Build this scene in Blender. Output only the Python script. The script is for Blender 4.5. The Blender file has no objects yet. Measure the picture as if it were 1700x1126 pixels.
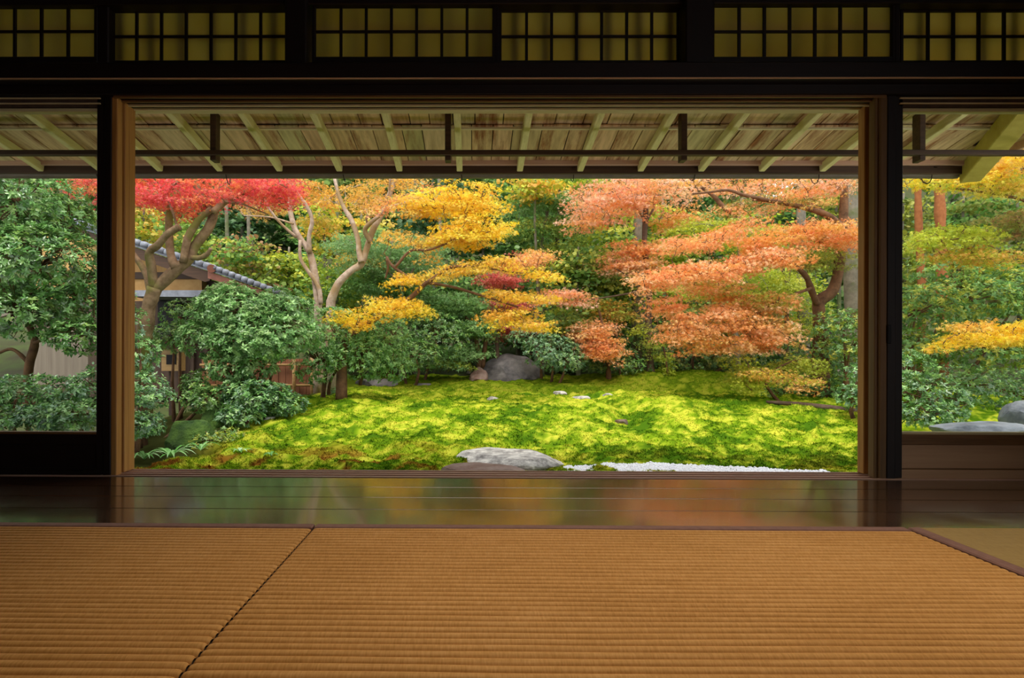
import bpy, math, random
import numpy as np
from mathutils import Vector, Matrix

random.seed(7)
rng = np.random.default_rng(11)
SC = bpy.context.scene
COL = SC.collection
R = math.radians

# ------------------------------------------------------------------ camera, sky, sun, fill light, exposure
F = 1000.0
H = 0.60
YAW, ROLL = 0.0085, 0.0028
PU, PV = 777.5, 585.0
cam_d = bpy.data.cameras.new('camera')
cam = bpy.data.objects.new('camera', cam_d)
COL.objects.link(cam)
cam_d.sensor_width = 36.0
cam_d.lens = F / 1700.0 * 36.0
cam_d.shift_x = (850.0 - PU) / 1700.0
cam_d.shift_y = (PV - 563.0) / 1700.0
cam_d.clip_start = 0.05
cam_d.clip_end = 300
CAM_M = Matrix.Translation((0, 0, H)) @ Matrix.Rotation(YAW, 4, 'Z') @ Matrix.Rotation(R(90), 4, 'X') @ Matrix.Rotation(ROLL, 4, 'Z')
cam.matrix_world = CAM_M
SC.camera = cam

world = bpy.data.worlds.new('overcast_sky')
SC.world = world
world.use_nodes = True
bg = world.node_tree.nodes['Background']
bg.inputs['Color'].default_value = (0.97, 0.99, 1.0, 1)
bg.inputs['Strength'].default_value = 1.85

sun_d = bpy.data.lights.new('sun', 'SUN')
sun_d.energy = 3.0
sun_d.angle = R(24)
sun_d.color = (1.0, 0.95, 0.86)
sun = bpy.data.objects.new('sun', sun_d)
COL.objects.link(sun)
sun.rotation_euler = (R(24), R(-6), 0)      # high, from behind the house, light going down and into the garden

room_d = bpy.data.lights.new('room_fill', 'AREA')  # invented fill light that brightens the mats, not a fixture of the room
room_d.shape = 'RECTANGLE'
room_d.size, room_d.size_y = 3.6, 0.9
room_d.energy = 14.5
room_d.color = (1.0, 0.86, 0.70)
room_l = bpy.data.objects.new('room_fill', room_d)
COL.objects.link(room_l)
room_l.location = (0.9, 2.05, 2.5)
room_l.rotation_euler = (R(-15), 0, 0)
room_d.spread = R(78)

SC.view_settings.view_transform = 'Standard'
SC.view_settings.look = 'None'
SC.view_settings.gamma = 1.0
SC.view_settings.use_curve_mapping = False
SC.view_settings.exposure = 0.0
SC.cycles.max_bounces = 10
SC.cycles.transparent_max_bounces = 16
SC.cycles.sample_clamp_indirect = 6.0


# ------------------------------------------------------------------ helpers
def W(u, v, y):
    """world point at plane depth y seen at pixel u,v of the 1700x1126 photograph"""
    d = CAM_M.to_3x3() @ Vector(((u - PU) / F, -(v - PV) / F, -1.0))
    t = y / d.y
    return Vector((d.x * t, y, H + d.z * t))


def Wn(u, v, y):
    p = W(u, v, y)
    return np.array((p.x, p.y, p.z))


def lin(c):
    c = np.asarray(c, float) / 255.0
    return np.where(c <= 0.04045, c / 12.92, ((c + 0.055) / 1.055) ** 2.4)


def tag(o, label=None, cat=None, group=None, kind=None):
    if label:
        o['label'] = label
    if cat:
        o['category'] = cat
    if group:
        o['group'] = group
    if kind:
        o['kind'] = kind
    return o


def empty(name, loc=(0, 0, 0), label=None, cat=None, group=None, kind=None):
    o = bpy.data.objects.new(name, None)
    COL.objects.link(o)
    o.location = loc
    o.empty_display_size = 0.1
    return tag(o, label, cat, group, kind)


def link_mesh(name, me, mat, parent=None):
    o = bpy.data.objects.new(name, me)
    if mat is not None and not me.materials:
        me.materials.append(mat)
    COL.objects.link(o)
    if parent is not None:
        o.parent = parent
        # vertices are given in world space: undo the parent's offset
        o.matrix_parent_inverse = Matrix.Translation(-Vector(parent.location)) if parent.type == 'EMPTY' and parent.parent is None else Matrix()
    return o


def np_mesh(name, V, Fc, colors=None, smooth=False):
    """V (n,3), Fc (m,k) with constant k"""
    me = bpy.data.meshes.new(name)
    V = np.asarray(V, np.float32)
    Fc = np.asarray(Fc, np.int32)
    m, k = Fc.shape
    me.vertices.add(len(V))
    me.vertices.foreach_set('co', V.ravel())
    me.loops.add(m * k)
    me.loops.foreach_set('vertex_index', Fc.ravel())
    me.polygons.add(m)
    me.polygons.foreach_set('loop_start', np.arange(0, m * k, k, dtype=np.int32))
    if smooth:
        me.polygons.foreach_set('use_smooth', np.ones(m, bool))
    me.update(calc_edges=True)
    if colors is not None:
        ca = me.color_attributes.new('Col', 'FLOAT_COLOR', 'POINT')
        c4 = np.ones((len(V), 4), np.float32)
        c4[:, :3] = colors
        ca.data.foreach_set('color', c4.ravel())
    return me


def _cb_template():
    V = []
    idx = {}
    for sx in (-1, 1):
        for sy in (-1, 1):
            for sz in (-1, 1):
                for a in range(3):
                    idx[(sx, sy, sz, a)] = len(V)
                    V.append((sx, sy, sz, a))
    Fs = []

    def add(f):
        pts = []
        for i in f:
            sx, sy, sz, a = V[i]
            p = [sx * .9, sy * .9, sz * .9]
            p[a] = (sx, sy, sz)[a]
            pts.append(Vector(p))
        n = (pts[1] - pts[0]).cross(pts[2] - pts[0])
        c = sum(pts, Vector()) / len(pts)
        Fs.append(tuple(f) if n.dot(c) > 0 else tuple(reversed(f)))
    S = (-1, 1)
    for a in range(3):
        b, c = [k for k in range(3) if k != a]
        for s in S:
            q = []
            for (sb, sc_) in ((-1, -1), (1, -1), (1, 1), (-1, 1)):
                k = [0, 0, 0]
                k[a] = s; k[b] = sb; k[c] = sc_
                q.append(idx[(k[0], k[1], k[2], a)])
            add(q)
    for a in range(3):            # edges parallel to axis a
        b, c = [k for k in range(3) if k != a]
        for sb in S:
            for sc_ in S:
                k0 = [0, 0, 0]; k1 = [0, 0, 0]
                k0[a] = -1; k1[a] = 1
                k0[b] = k1[b] = sb
                k0[c] = k1[c] = sc_
                add([idx[(*k0, b)], idx[(*k1, b)], idx[(*k1, c)], idx[(*k0, c)]])
    for sx in S:
        for sy in S:
            for sz in S:
                add([idx[(sx, sy, sz, 0)], idx[(sx, sy, sz, 1)], idx[(sx, sy, sz, 2)]])
    return V, Fs


CB_V, CB_F = _cb_template()


class MB:
    def __init__(self):
        self.v = []
        self.f = []

    def add(self, vs, fs):
        n = len(self.v)
        self.v.extend([tuple(p) for p in vs])
        self.f.extend([tuple(i + n for i in f) for f in fs])
        return self

    def obox(self, c, ax, ay, az, hx, hy, hz, b=.003):
        b = min(b, hx * .45, hy * .45, hz * .45)
        h = (hx, hy, hz)
        vs = []
        for (sx, sy, sz, a) in CB_V:
            s = (sx, sy, sz)
            p = [s[k] * (h[k] - (0 if k == a else b)) for k in range(3)]
            vs.append(Vector(c) + ax * p[0] + ay * p[1] + az * p[2])
        return self.add(vs, CB_F)

    def box(self, x0, x1, y0, y1, z0, z1, b=.003):
        return self.obox(((x0 + x1) / 2, (y0 + y1) / 2, (z0 + z1) / 2), Vector((1, 0, 0)), Vector((0, 1, 0)), Vector((0, 0, 1)),
                         abs(x1 - x0) / 2, abs(y1 - y0) / 2, abs(z1 - z0) / 2, b)

    def beam(self, p0, p1, w, h, b=.003, up=Vector((0, 0, 1))):
        p0, p1 = Vector(p0), Vector(p1)
        d = (p1 - p0)
        L = d.length
        ax = d.normalized()
        ay = up.cross(ax).normalized()
        az = ax.cross(ay).normalized()
        return self.obox((p0 + p1) / 2, ax, ay, az, L / 2, w / 2, h / 2, b)

    def tube(self, pts, rad, n=8, cap=True):
        pts = [Vector(p) for p in pts]
        if not hasattr(rad, '__len__'):
            rad = [rad] * len(pts)
        base = len(self.v)
        ref = Vector((0.13, 0.91, 0.39)).normalized()
        for i, p in enumerate(pts):
            a = pts[max(0, i - 1)]
            c = pts[min(len(pts) - 1, i + 1)]
            t = (c - a).normalized()
            s = t.cross(ref)
            if s.length < .05:
                s = t.cross(Vector((1, 0, 0)))
            s.normalize()
            w = t.cross(s)
            for k in range(n):
                an = 2 * math.pi * k / n
                self.v.append(tuple(p + (s * math.cos(an) + w * math.sin(an)) * rad[i]))
        for i in range(len(pts) - 1):
            for k in range(n):
                a = base + i * n + k
                b_ = base + i * n + (k + 1) % n
                self.f.append((a, b_, b_ + n, a + n))
        if cap:
            self.f.append(tuple(base + k for k in reversed(range(n))))
            self.f.append(tuple(base + (len(pts) - 1) * n + k for k in range(n)))
        return self

    def build(self, name, mat, parent=None, smooth=False):
        me = bpy.data.meshes.new(name)
        me.from_pydata(self.v, [], self.f)
        if smooth:
            me.polygons.foreach_set('use_smooth', [True] * len(me.polygons))
        me.update()
        return link_mesh(name, me, mat, parent)


# ---- value noise in numpy
_NG = np.random.default_rng(5).random((256, 256))


def vnoise(x, y):
    xi = np.floor(x).astype(int)
    yi = np.floor(y).astype(int)
    fx, fy = x - xi, y - yi
    fx = fx * fx * (3 - 2 * fx)
    fy = fy * fy * (3 - 2 * fy)
    a = _NG[xi & 255, yi & 255]
    b = _NG[(xi + 1) & 255, yi & 255]
    c = _NG[xi & 255, (yi + 1) & 255]
    d = _NG[(xi + 1) & 255, (yi + 1) & 255]
    return (a * (1 - fx) + b * fx) * (1 - fy) + (c * (1 - fx) + d * fx) * fy


def fbm(x, y, o=4):
    s = 0
    a = .5
    t = 0
    for i in range(o):
        s = s + a * vnoise(x * 2 ** i + 17.3 * i, y * 2 ** i + 5.1 * i)
        t += a
        a *= .5
    return s / t


def sstep(a, b, x):
    t = np.clip((x - a) / (b - a), 0, 1)
    return t * t * (3 - 2 * t)


# ------------------------------------------------------------------ materials
def mat_nodes(name):
    m = bpy.data.materials.new(name)
    m.use_nodes = True
    nt = m.node_tree
    for n in list(nt.nodes):
        if n.type != 'OUTPUT_MATERIAL':
            nt.nodes.remove(n)
    out = [n for n in nt.nodes if n.type == 'OUTPUT_MATERIAL'][0]
    return m, nt, out


def N(nt, typ, **kw):
    n = nt.nodes.new(typ)
    for k, v in kw.items():
        if k in n.inputs:
            n.inputs[k].default_value = v
        else:
            setattr(n, k, v)
    return n


def ramp(nt, fac, stops):
    r = nt.nodes.new('ShaderNodeValToRGB')
    el = r.color_ramp.elements
    while len(el) < len(stops):
        el.new(.5)
    for e, (p, c) in zip(el, stops):
        e.position = p
        e.color = (*lin(c), 1)
    nt.links.new(fac, r.inputs[0])
    return r.outputs[0]


def wood(name, cols, scale=(1, 1, 1), rough=.6, bump=.15, spec=.4, dist=0.0):
    """grainy wood: cols = list of sRGB stops, scale = per-axis texture scale (small along the grain)"""
    m, nt, out = mat_nodes(name)
    tc = N(nt, 'ShaderNodeTexCoord')
    mp = N(nt, 'ShaderNodeMapping')
    mp.inputs['Scale'].default_value = scale
    nt.links.new(tc.outputs['Object'], mp.inputs['Vector'])
    nz = N(nt, 'ShaderNodeTexNoise', Scale=1.0, Detail=7.0, Roughness=.65)
    nz.inputs['Distortion'].default_value = dist
    nt.links.new(mp.outputs[0], nz.inputs['Vector'])
    k = len(cols)
    st = [(.28 + .44 * i / max(1, k - 1), c) for i, c in enumerate(cols)]
    p = N(nt, 'ShaderNodeBsdfPrincipled', Roughness=rough)
    p.inputs['Specular IOR Level'].default_value = spec
    nt.links.new(ramp(nt, nz.outputs['Fac'], st), p.inputs['Base Color'])
    if bump:
        b = N(nt, 'ShaderNodeBump', Strength=bump, Distance=.004)
        nt.links.new(nz.outputs['Fac'], b.inputs['Height'])
        nt.links.new(b.outputs[0], p.inputs['Normal'])
    nt.links.new(p.outputs[0], out.inputs[0])
    return m


M = {}
M['black_wood'] = wood('black_wood', [(18, 8, 8), (32, 17, 14)], (2, 30, 30), .55)
M['post_wood'] = wood('post_wood', [(17, 8, 9), (30, 16, 13)], (30, 30, 2), .55)
M['rail_wood'] = wood('rail_wood', [(92, 62, 34), (140, 100, 58)], (2, 40, 40), .5)
M['jamb_wood'] = wood('jamb_wood', [(150, 98, 48), (184, 130, 68), (198, 150, 86)], (40, 40, 1.6), .5)
M['jamb_shaded'] = wood('jamb_shaded', [(92, 66, 36), (128, 96, 54)], (40, 40, 1.6), .55)  # same jamb wood, with the dimmer light on the right put into its colour
M['panel_wood_lit'] = wood('panel_wood_lit', [(186, 146, 110), (204, 166, 128)], (1.5, 30, 30), .5)
M['sill_wood'] = wood('sill_wood', [(178, 140, 120), (214, 178, 156)], (1.5, 40, 40), .4)
M['rafter'] = wood('rafter_wood', [(200, 188, 126), (220, 206, 144), (230, 218, 160)], (60, 3, 60), .7)
M['pale_beam'] = wood('pale_beam_wood', [(196, 182, 136), (222, 208, 164)], (2, 50, 50), .7)
M['dark_beam'] = wood('dark_beam_wood', [(52, 34, 20), (84, 58, 36)], (2, 50, 50), .6)
M['fascia'] = wood('fascia_wood', [(180, 140, 112), (206, 166, 136)], (2, 50, 50), .7)
M['hip'] = wood('hip_wood', [(164, 146, 62), (192, 174, 84)], (12, 12, 12), .7)
M['house_wood'] = wood('house_wood', [(58, 44, 36), (92, 72, 58)], (14, 14, 2), .8)
M['house_pale'] = wood('house_pale_boards', [(120, 106, 96), (150, 136, 122)], (14, 14, 1), .8)
M['fence_wood'] = wood('fence_wood', [(118, 74, 50), (156, 104, 72)], (14, 14, 2), .8)
M['bamboo'] = wood('bamboo_pole', [(150, 116, 66), (186, 150, 96)], (3, 30, 30), .5)
M['core'] = wood('room_core', [(60, 44, 32), (80, 60, 44)], (2, 6, 6), .8, 0)


def eave_board_mat():
    m, nt, out = mat_nodes('eave_board')
    tc = N(nt, 'ShaderNodeTexCoord')
    oi = N(nt, 'ShaderNodeObjectInfo')
    mp = N(nt, 'ShaderNodeMapping')
    mp.inputs['Scale'].default_value = (26, 2.4, 2.4)
    nt.links.new(tc.outputs['Object'], mp.inputs['Vector'])
    nz = N(nt, 'ShaderNodeTexNoise', Scale=1.0, Detail=6.0, Roughness=.6)
    nt.links.new(mp.outputs[0], nz.inputs['Vector'])
    base = ramp(nt, oi.outputs['Random'], [(0, (214, 182, 132)), (.3, (226, 184, 142)), (.55, (200, 188, 132)), (.8, (232, 194, 154)), (1, (186, 172, 116))])
    # weather stains with their own streaky outlines
    mp2 = N(nt, 'ShaderNodeMapping')
    mp2.inputs['Scale'].default_value = (9, 1.1, 1.1)
    nt.links.new(tc.outputs['Object'], mp2.inputs['Vector'])
    nz2 = N(nt, 'ShaderNodeTexNoise', Scale=1.0, Detail=8.0, Roughness=.7)
    nt.links.new(mp2.outputs[0], nz2.inputs['Vector'])
    st = N(nt, 'ShaderNodeMapRange')
    st.inputs['From Min'].default_value = .50
    st.inputs['From Max'].default_value = .64
    nt.links.new(nz2.outputs['Fac'], st.inputs['Value'])
    mx = N(nt, 'ShaderNodeMix', data_type='RGBA')
    nt.links.new(st.outputs[0], mx.inputs['Factor'])
    nt.links.new(base, mx.inputs['A'])
    mx.inputs['B'].default_value = (*lin((146, 84, 42)), 1)
    mx2 = N(nt, 'ShaderNodeMix', data_type='RGBA', blend_type='MULTIPLY')
    mx2.inputs['Factor'].default_value = .7
    nt.links.new(mx.outputs['Result'], mx2.inputs['A'])
    nt.links.new(ramp(nt, nz.outputs['Fac'], [(.3, (170, 160, 140)), (.6, (255, 255, 250))]), mx2.inputs['B'])
    p = N(nt, 'ShaderNodeBsdfPrincipled', Roughness=.75)
    nt.links.new(mx2.outputs['Result'], p.inputs['Base Color'])
    nt.links.new(p.outputs[0], out.inputs[0])
    return m


M['eave_board'] = eave_board_mat()


def plank_mat():
    m, nt, out = mat_nodes('polished_plank')
    tc = N(nt, 'ShaderNodeTexCoord')
    mp = N(nt, 'ShaderNodeMapping')
    mp.inputs['Scale'].default_value = (1.2, 34, 34)
    nt.links.new(tc.outputs['Object'], mp.inputs['Vector'])
    nz = N(nt, 'ShaderNodeTexNoise', Scale=1.0, Detail=6.0, Roughness=.6)
    nt.links.new(mp.outputs[0], nz.inputs['Vector'])
    nz2 = N(nt, 'ShaderNodeTexNoise', Scale=5.0, Detail=5.0)
    nt.links.new(tc.outputs['Object'], nz2.inputs['Vector'])
    p = N(nt, 'ShaderNodeBsdfPrincipled')
    p.inputs['Specular IOR Level'].default_value = .95
    nt.links.new(ramp(nt, nz.outputs['Fac'], [(.3, (60, 40, 26)), (.7, (84, 58, 38))]), p.inputs['Base Color'])
    p.inputs['Coat Weight'].default_value = .45
    p.inputs['Coat Roughness'].default_value = .07
    mr = N(nt, 'ShaderNodeMapRange')
    mr.inputs['From Min'].default_value = .3
    mr.inputs['From Max'].default_value = .7
    mr.inputs['To Min'].default_value = .12
    mr.inputs['To Max'].default_value = .2
    nt.links.new(nz2.outputs['Fac'], mr.inputs['Value'])
    nt.links.new(mr.outputs[0], p.inputs['Roughness'])
    b = N(nt, 'ShaderNodeBump', Strength=.05, Distance=.002)
    nt.links.new(nz.outputs['Fac'], b.inputs['Height'])
    nt.links.new(b.outputs[0], p.inputs['Normal'])
    nt.links.new(p.outputs[0], out.inputs[0])
    return m


M['plank'] = plank_mat()


def mat_rush(name, c0, c1, c2):
    m, nt, out = mat_nodes(name)
    tc = N(nt, 'ShaderNodeTexCoord')
    mp = N(nt, 'ShaderNodeMapping')
    mp.inputs['Scale'].default_value = (5, 90, 90)
    nt.links.new(tc.outputs['Object'], mp.inputs['Vector'])
    nz = N(nt, 'ShaderNodeTexNoise', Scale=1.0, Detail=5.0, Roughness=.6)
    nt.links.new(mp.outputs[0], nz.inputs['Vector'])
    mp2 = N(nt, 'ShaderNodeMapping')
    mp2.inputs['Scale'].default_value = (260, 40, 40)
    nt.links.new(tc.outputs['Object'], mp2.inputs['Vector'])
    nz2 = N(nt, 'ShaderNodeTexNoise', Scale=1.0, Detail=2.0)
    nt.links.new(mp2.outputs[0], nz2.inputs['Vector'])
    nz3 = N(nt, 'ShaderNodeTexNoise', Scale=1.3, Detail=3.0)
    nt.links.new(tc.outputs['Object'], nz3.inputs['Vector'])
    ad = N(nt, 'ShaderNodeMath', operation='ADD')
    nt.links.new(nz.outputs['Fac'], ad.inputs[0])
    nt.links.new(nz2.outputs['Fac'], ad.inputs[1])
    ad2 = N(nt, 'ShaderNodeMath', operation='MULTIPLY_ADD')
    nt.links.new(nz3.outputs['Fac'], ad2.inputs[0])
    ad2.inputs[1].default_value = .9
    nt.links.new(ad.outputs[0], ad2.inputs[2])
    dv = N(nt, 'ShaderNodeMath', operation='MULTIPLY')
    nt.links.new(ad2.outputs[0], dv.inputs[0])
    dv.inputs[1].default_value = .345
    p = N(nt, 'ShaderNodeBsdfPrincipled', Roughness=.7)
    p.inputs['Specular IOR Level'].default_value = .2
    nt.links.new(ramp(nt, dv.outputs[0], [(.36, c0), (.5, c1), (.64, c2)]), p.inputs['Base Color'])
    b = N(nt, 'ShaderNodeBump', Strength=.3, Distance=.001)
    nt.links.new(nz2.outputs['Fac'], b.inputs['Height'])
    nt.links.new(b.outputs[0], p.inputs['Normal'])
    nt.links.new(p.outputs[0], out.inputs[0])
    return m


M['rush'] = mat_rush('woven_rush', (180, 128, 62), (200, 147, 79), (216, 164, 98))
M['plain_mat'] = mat_rush('plain_mat', (142, 116, 64), (156, 128, 74), (166, 140, 86))


def simple(name, c, rough=.6, metal=0, spec=.4, noise=None, nscale=6, bump=0, bscale=30):
    m, nt, out = mat_nodes(name)
    p = N(nt, 'ShaderNodeBsdfPrincipled', Roughness=rough, Metallic=metal)
    p.inputs['Specular IOR Level'].default_value = spec
    tc = N(nt, 'ShaderNodeTexCoord')
    nz = N(nt, 'ShaderNodeTexNoise', Scale=nscale, Detail=6.0, Roughness=.65)
    nt.links.new(tc.outputs['Object'], nz.inputs['Vector'])
    nt.links.new(ramp(nt, nz.outputs['Fac'], [(.33, c), (.67, noise or c)]), p.inputs['Base Color'])
    if bump:
        nz2 = N(nt, 'ShaderNodeTexNoise', Scale=bscale, Detail=6.0)
        nt.links.new(tc.outputs['Object'], nz2.inputs['Vector'])
        b = N(nt, 'ShaderNodeBump', Strength=bump, Distance=.02)
        nt.links.new(nz2.outputs['Fac'], b.inputs['Height'])
        nt.links.new(b.outputs[0], p.inputs['Normal'])
    nt.links.new(p.outputs[0], out.inputs[0])
    return m


M['heri'] = simple('mat_border_cloth', (120, 84, 72), .8, noise=(136, 98, 84), nscale=40)
M['gutter'] = simple('gutter_metal', (104, 92, 84), .55, .2, noise=(120, 106, 92), nscale=14)
M['hook'] = simple('hook_iron', (46, 30, 24), .6, .5)
M['pull'] = simple('pull_iron', (16, 12, 14), .5, .5)
M['plaster'] = simple('ochre_plaster', (196, 150, 92), .9, noise=(214, 172, 112), nscale=5)
M['room_plaster'] = simple('room_plaster', (96, 76, 52), .9, noise=(112, 90, 62), nscale=4)
M['tile'] = simple('roof_tile', (104, 108, 118), .4, noise=(140, 146, 158), nscale=8)
M['copper'] = simple('weathered_copper', (150, 96, 76), .5, .3, noise=(128, 84, 70), nscale=12)
M['stone'] = simple('grey_stone', (104, 100, 98), .8, noise=(214, 210, 202), nscale=11, bump=.5, bscale=28)
M['rock'] = simple('dark_rock', (56, 53, 55), .75, noise=(118, 112, 110), nscale=3.2, bump=.7, bscale=9)
M['rock_brown'] = simple('brown_rock', (96, 66, 54), .8, noise=(128, 110, 100), nscale=5, bump=.7, bscale=12)
M['rock_blue'] = simple('blue_grey_rock', (92, 98, 108), .7, noise=(158, 164, 174), nscale=5, bump=.6, bscale=10)
M['gravel'] = simple('white_gravel', (226, 226, 232), .9, noise=(250, 250, 252), nscale=30)
M['boulder_moss'] = simple('mossy_boulder', (34, 62, 20), .95, noise=(82, 112, 40), nscale=5, bump=.9, bscale=40)
M['soil'] = simple('forest_floor', (58, 48, 30), .95, noise=(72, 86, 36), nscale=1.5)
M['lamp_paper'] = simple('lantern_paper', (226, 206, 168), .8)
M['red_flower'] = simple('red_flower', (216, 40, 40), .5)


def bark(name, c0, c1, moss=None):
    m, nt, out = mat_nodes(name)
    tc = N(nt, 'ShaderNodeTexCoord')
    nz = N(nt, 'ShaderNodeTexNoise', Scale=9.0, Detail=8.0, Roughness=.7)
    nt.links.new(tc.outputs['Object'], nz.inputs['Vector'])
    col = ramp(nt, nz.outputs['Fac'], [(.32, c0), (.68, c1)])
    p = N(nt, 'ShaderNodeBsdfPrincipled', Roughness=.85)
    p.inputs['Specular IOR Level'].default_value = .2
    if moss:
        nz2 = N(nt, 'ShaderNodeTexNoise', Scale=2.6, Detail=6.0)
        nt.links.new(tc.outputs['Object'], nz2.inputs['Vector'])
        mr = N(nt, 'ShaderNodeMapRange')
        mr.inputs['From Min'].default_value = .48
        mr.inputs['From Max'].default_value = .62
        nt.links.new(nz2.outputs['Fac'], mr.inputs['Value'])
        mx = N(nt, 'ShaderNodeMix', data_type='RGBA')
        nt.links.new(mr.outputs[0], mx.inputs['Factor'])
        nt.links.new(col, mx.inputs['A'])
        mx.inputs['B'].default_value = (*lin(moss), 1)
        col = mx.outputs['Result']
    nt.links.new(col, p.inputs['Base Color'])
    b = N(nt, 'ShaderNodeBump', Strength=.5, Distance=.02)
    nt.links.new(nz.outputs['Fac'], b.inputs['Height'])
    nt.links.new(b.outputs[0], p.inputs['Normal'])
    nt.links.new(p.outputs[0], out.inputs[0])
    return m


M['bark_moss'] = bark('mossy_bark', (98, 78, 54), (158, 132, 102), (108, 108, 48))
M['bark_pale'] = bark('pale_bark', (140, 116, 98), (206, 188, 168), (150, 126, 90))
M['bark_brown'] = bark('brown_bark', (76, 54, 38), (128, 94, 66))
M['bark_dark'] = bark('dark_bark', (72, 56, 46), (116, 96, 80))
M['bark_red'] = bark('reddish_bark', (140, 82, 48), (176, 112, 70))
M['bark_grey'] = bark('grey_bark', (98, 92, 82), (140, 132, 116), (96, 104, 66))


def leaf_mat(name, transl=.35, gloss=.06, rough=.35):
    m, nt, out = mat_nodes(name)
    at = N(nt, 'ShaderNodeAttribute', attribute_name='Col')
    d = N(nt, 'ShaderNodeBsdfDiffuse')
    t = N(nt, 'ShaderNodeBsdfTranslucent')
    g = N(nt, 'ShaderNodeBsdfGlossy', Roughness=rough)
    nt.links.new(at.outputs['Color'], d.inputs['Color'])
    nt.links.new(at.outputs['Color'], t.inputs['Color'])
    m1 = N(nt, 'ShaderNodeMixShader')
    m1.inputs[0].default_value = transl
    nt.links.new(d.outputs[0], m1.inputs[1])
    nt.links.new(t.outputs[0], m1.inputs[2])
    m2 = N(nt, 'ShaderNodeMixShader')
    m2.inputs[0].default_value = gloss
    nt.links.new(m1.outputs[0], m2.inputs[1])
    nt.links.new(g.outputs[0], m2.inputs[2])
    nt.links.new(m2.outputs[0], out.inputs[0])
    return m


M['maple_leaf'] = leaf_mat('maple_leaf', .42, .03, .5)
M['shrub_leaf'] = leaf_mat('shrub_leaf', .28, .045, .35)
M['glossy_leaf'] = leaf_mat('glossy_leaf', .22, .07, .28)
M['forest_leaf'] = leaf_mat('forest_leaf', .38, .03, .5)
M['moss'] = leaf_mat('moss_green', .12, .0, .6)


def glass_mat(name):
    m, nt, out = mat_nodes(name)
    tr = N(nt, 'ShaderNodeBsdfTransparent')
    tr.inputs['Color'].default_value = (.93, .95, .93, 1)
    gl = N(nt, 'ShaderNodeBsdfGlossy', Roughness=.02)
    fr = N(nt, 'ShaderNodeFresnel', IOR=1.45)
    mx = N(nt, 'ShaderNodeMixShader')
    geo = N(nt, 'ShaderNodeNewGeometry')
    inv = N(nt, 'ShaderNodeMath', operation='SUBTRACT')
    inv.inputs[0].default_value = 1.0
    nt.links.new(geo.outputs['Backfacing'], inv.inputs[1])
    mu = N(nt, 'ShaderNodeMath', operation='MULTIPLY')
    nt.links.new(fr.outputs[0], mu.inputs[0])
    nt.links.new(inv.outputs[0], mu.inputs[1])
    nt.links.new(mu.outputs[0], mx.inputs[0])
    nt.links.new(tr.outputs[0], mx.inputs[1])
    nt.links.new(gl.outputs[0], mx.inputs[2])
    nt.links.new(mx.outputs[0], out.inputs[0])
    return m


M['glass'] = glass_mat('window_glass')


def wavy_glass():
    m, nt, out = mat_nodes('wavy_old_glass')
    tc = N(nt, 'ShaderNodeTexCoord')
    mp = N(nt, 'ShaderNodeMapping')
    mp.inputs['Scale'].default_value = (3.0, 3.0, 14.0)
    mp.inputs['Rotation'].default_value = (0, R(12), 0)
    nt.links.new(tc.outputs['Object'], mp.inputs['Vector'])
    nz = N(nt, 'ShaderNodeTexNoise', Scale=1.0, Detail=2.0)
    nt.links.new(mp.outputs[0], nz.inputs['Vector'])
    b = N(nt, 'ShaderNodeBump', Strength=.35, Distance=.004)
    nt.links.new(nz.outputs['Fac'], b.inputs['Height'])
    g = N(nt, 'ShaderNodeBsdfGlass', Roughness=.012, IOR=1.45)
    g.inputs['Color'].default_value = (.97, .98, .96, 1)
    nt.links.new(b.outputs[0], g.inputs['Normal'])
    nt.links.new(g.outputs[0], out.inputs[0])
    return m


M['wavy_glass'] = wavy_glass()


def paper_mat():
    m, nt, out = mat_nodes('screen_paper')
    tc = N(nt, 'ShaderNodeTexCoord')
    nz = N(nt, 'ShaderNodeTexNoise', Scale=3.0, Detail=4.0)
    nt.links.new(tc.outputs['Object'], nz.inputs['Vector'])
    col = ramp(nt, nz.outputs['Fac'], [(.35, (226, 188, 120)), (.7, (240, 208, 156))])
    d = N(nt, 'ShaderNodeBsdfDiffuse')
    d.inputs['Color'].default_value = (.26, .21, .11, 1)
    t = N(nt, 'ShaderNodeBsdfTranslucent')
    nt.links.new(col, t.inputs['Color'])
    m1 = N(nt, 'ShaderNodeMixShader')
    m1.inputs[0].default_value = .75
    nt.links.new(d.outputs[0], m1.inputs[1])
    nt.links.new(t.outputs[0], m1.inputs[2])
    nt.links.new(m1.outputs[0], out.inputs[0])
    return m


M['paper'] = paper_mat()

# ------------------------------------------------------------------ room shell
YM = 2.055      # far edge of the mats
YD = 2.88       # room face of the sliding-door track
XL, XR = -4.6, 3.05


def struct(name, mb, mat, parent=None):
    o = mb.build(name, mat, parent)
    if parent is None:
        o['kind'] = 'structure'
    return o


subfloor = struct('floor', MB().box(XL, XR + .9, -4.2, YD + .16, -.12, -.03, .002), M['core'])
tag(subfloor, 'dark polished plank floor between the mats and the garden opening', None)
edges = [2.060, 2.292, 2.482, 2.670, 2.872]
for i in range(4):
    MB().box(XL, XR + .85, edges[i] + .002, edges[i + 1] - .002, -.03, 0, .0014).build('plank', M['plank'], subfloor)

struct('ceiling', MB().box(XL, XR, -4.2, YD + .1, 2.75, 2.8, .002), M['core'])
struct('wall_left', MB().box(XL - .1, XL, -4.2, YD + .1, -.12, 2.8, .002), M['room_plaster'])
struct('wall_back', MB().box(XL, XR, -4.3, -4.2, -.12, 2.8, .002), M['room_plaster'])
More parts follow.
